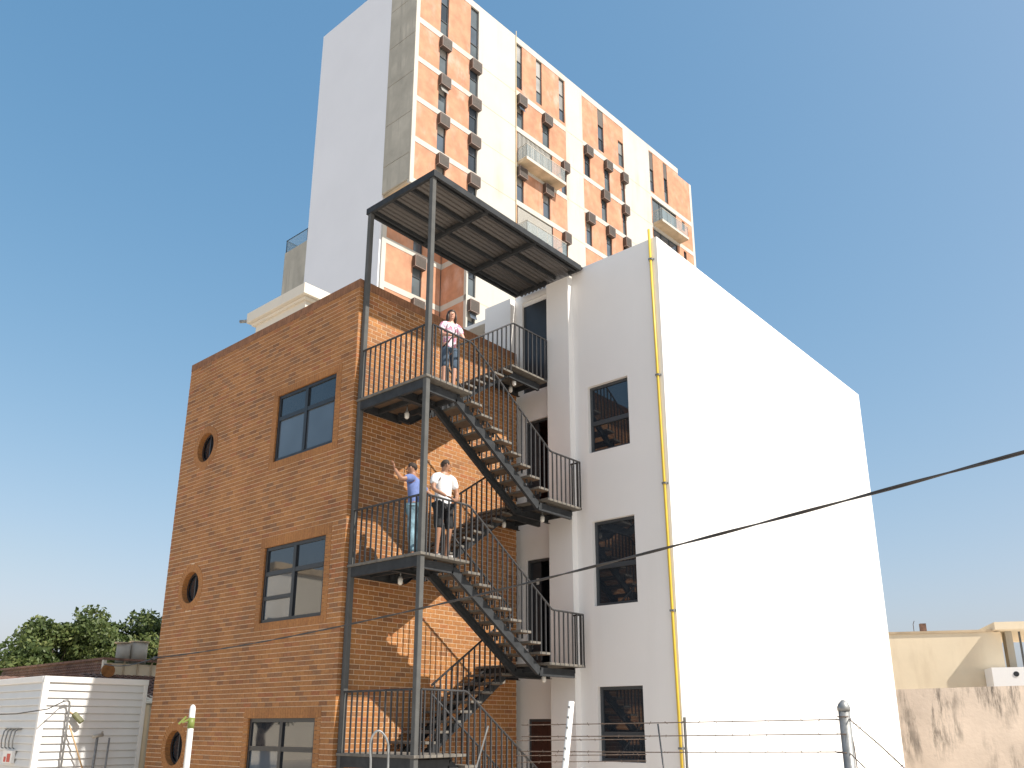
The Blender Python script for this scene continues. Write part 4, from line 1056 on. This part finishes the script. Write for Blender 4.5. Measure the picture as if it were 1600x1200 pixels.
    # shorts or trousers
    P = [(0, 0, .985), V['hpR'], mid('hpR', 'kR', 1.0 if not long_leg else 1), V['hpL'], mid('hpL', 'kL', 1.0)]; E2 = [(0, 1), (1, 2), (0, 3), (3, 4)]; rr = [(.145*slim, .115), .103, .078, .103, .078]
    if long_leg: P += [mid('kR', 'aR', .92), mid('kL', 'aL', .92)]; E2 += [(2, 5), (4, 6)]; rr = [(.145*slim, .115), .100, .074, .100, .074, .060, .060]
    add_obj('trousers' if long_leg else 'shorts', skin_mesh(P, E2, rr), bottom_m, pr, Tm)
    for k in 'RL':
        a = Vector(V['a'+k]); t_ = Vector(V['t'+k])
        add_obj('shoe', skin_mesh([tuple(a+Vector((0, -.03, -.045))), tuple((a+t_)/2+Vector((0, .02, -.015))), tuple(t_+Vector((0, .03, .005)))], [(0, 1), (1, 2)], [.043, .045, .036]), shoe, pr, Tm)
    # hair
    bm = bmesh.new()
    ellip(bm, hc_+up*(.026 if long_hair else .012)-fd*.014, (.079, .094, .088) if not long_hair else (.088, .104, .088), 18)
    if long_hair:
        ellip(bm, hc_-fd*.055-up*.06, (.092, .062, .14), 14)
        for q in (-1, 1): ellip(bm, hc_+rt*q*.080-up*.075+fd*.005, (.026, .045, .12), 10)
        for i in range(26):
            a = random.uniform(-1, 1); b0 = hc_-fd*.08+rt*a*.08+up*.02; t_ = MB(); t_.tube([b0, b0-up*.10-fd*.02, b0-up*(.2+.06*random.random())+rt*random.uniform(-.02, .02)], [.014, .016, .004], 5)
            vs = [bm.verts.new(v) for v in t_.v]; [bm.faces.new([vs[j] for j in f]) for f in t_.f]
    else:   # clear the face
        for v in list(bm.verts):
            r_ = v.co-hc_
            if r_.dot(fd) > .05 and r_.z < .062: v.co = hc_ + r_*.72
            elif r_.z < -.02 and r_.dot(fd) > -.045: v.co = hc_ + r_*.72
    if long_hair:
        for v in list(bm.verts):
            r_ = v.co-hc_
            if r_.dot(fd) > .05 and r_.z < .060 and abs(r_.dot(rt)) < .060: v.co = hc_ + r_*.6
    me = bpy.data.meshes.new('hair'); bm.to_mesh(me); bm.free(); add_obj('hair', me, hair_m, pr, Tm)
    return pr, Tm, V
RZ = .95
# woman on the upper landing, forearms on the rail (heading: local +y -> world direction)
hdg = R(180+22)     # faces -y, slightly +x
wpos = (.93, -1.50, L[2])
pw, Tw, Vw = person(wpos, R(180-18), 1.60, 'woman in a pink printed top and denim shorts at the upper railing', 'skin_light',
    dict(eR=(.24, .10, 1.18), wR=(.09, .28, 1.10), eL=(-.25, .12, 1.16), wL=(-.02, .30, 1.08), hdR=(-1, .3, -.1), hdL=(1, .25, -.1), lean=.03), (.25, 1, 0), 'pink', 'denim', False, 'hair', True, slim=.92)
q = MB(); q.tube([Vector(v) for v in ((-.13, -.08, 1.44), (-.12, .06, 1.46), (-.05, .15, 1.25), (.10, .15, 1.02), (.17, .05, .93))], .012, 6)
me = bpy.data.meshes.new('bag_strap'); me.from_pydata(q.v, [], q.f); add_obj('bag_strap', me, 'door_brown', pw, Tw)
# man in white at the middle landing looking to the right
person((.80, -1.58, L[1]), R(180-10), 1.74, 'man in a white t-shirt and black shorts looking right at the middle railing', 'skin_tan',
    dict(eR=(.25, .05, 1.18), wR=(.10, .24, 1.04), eL=(-.27, .02, 1.16), wL=(-.10, .25, 1.02), hdR=(-.6, .6, -.3), hdL=(.5, .6, -.3), kyL=.03, ayL=-.02), (-.95, .45, 0), 'cloth_white', 'black_cloth', False, 'hairs', False)
# man in blue seen from behind, left arm raised
person((.58, -1.12, L[1]), R(28), 1.74, 'man in a blue shirt and pale jeans with his back turned and one arm raised', 'skin_tan',
    dict(eL=(-.34, .14, 1.36), wL=(-.27, .30, 1.58), eR=(.36, -.18, 1.22), wR=(.52, -.42, 1.10), hdL=(-.1, .2, 1), hdR=(.6, -.7, -.2), lean=.05, axR=.03), (-.2, 1, 0), 'cloth_blue', 'denim_pale', True, 'hairs', False, shoe='skin_tan')
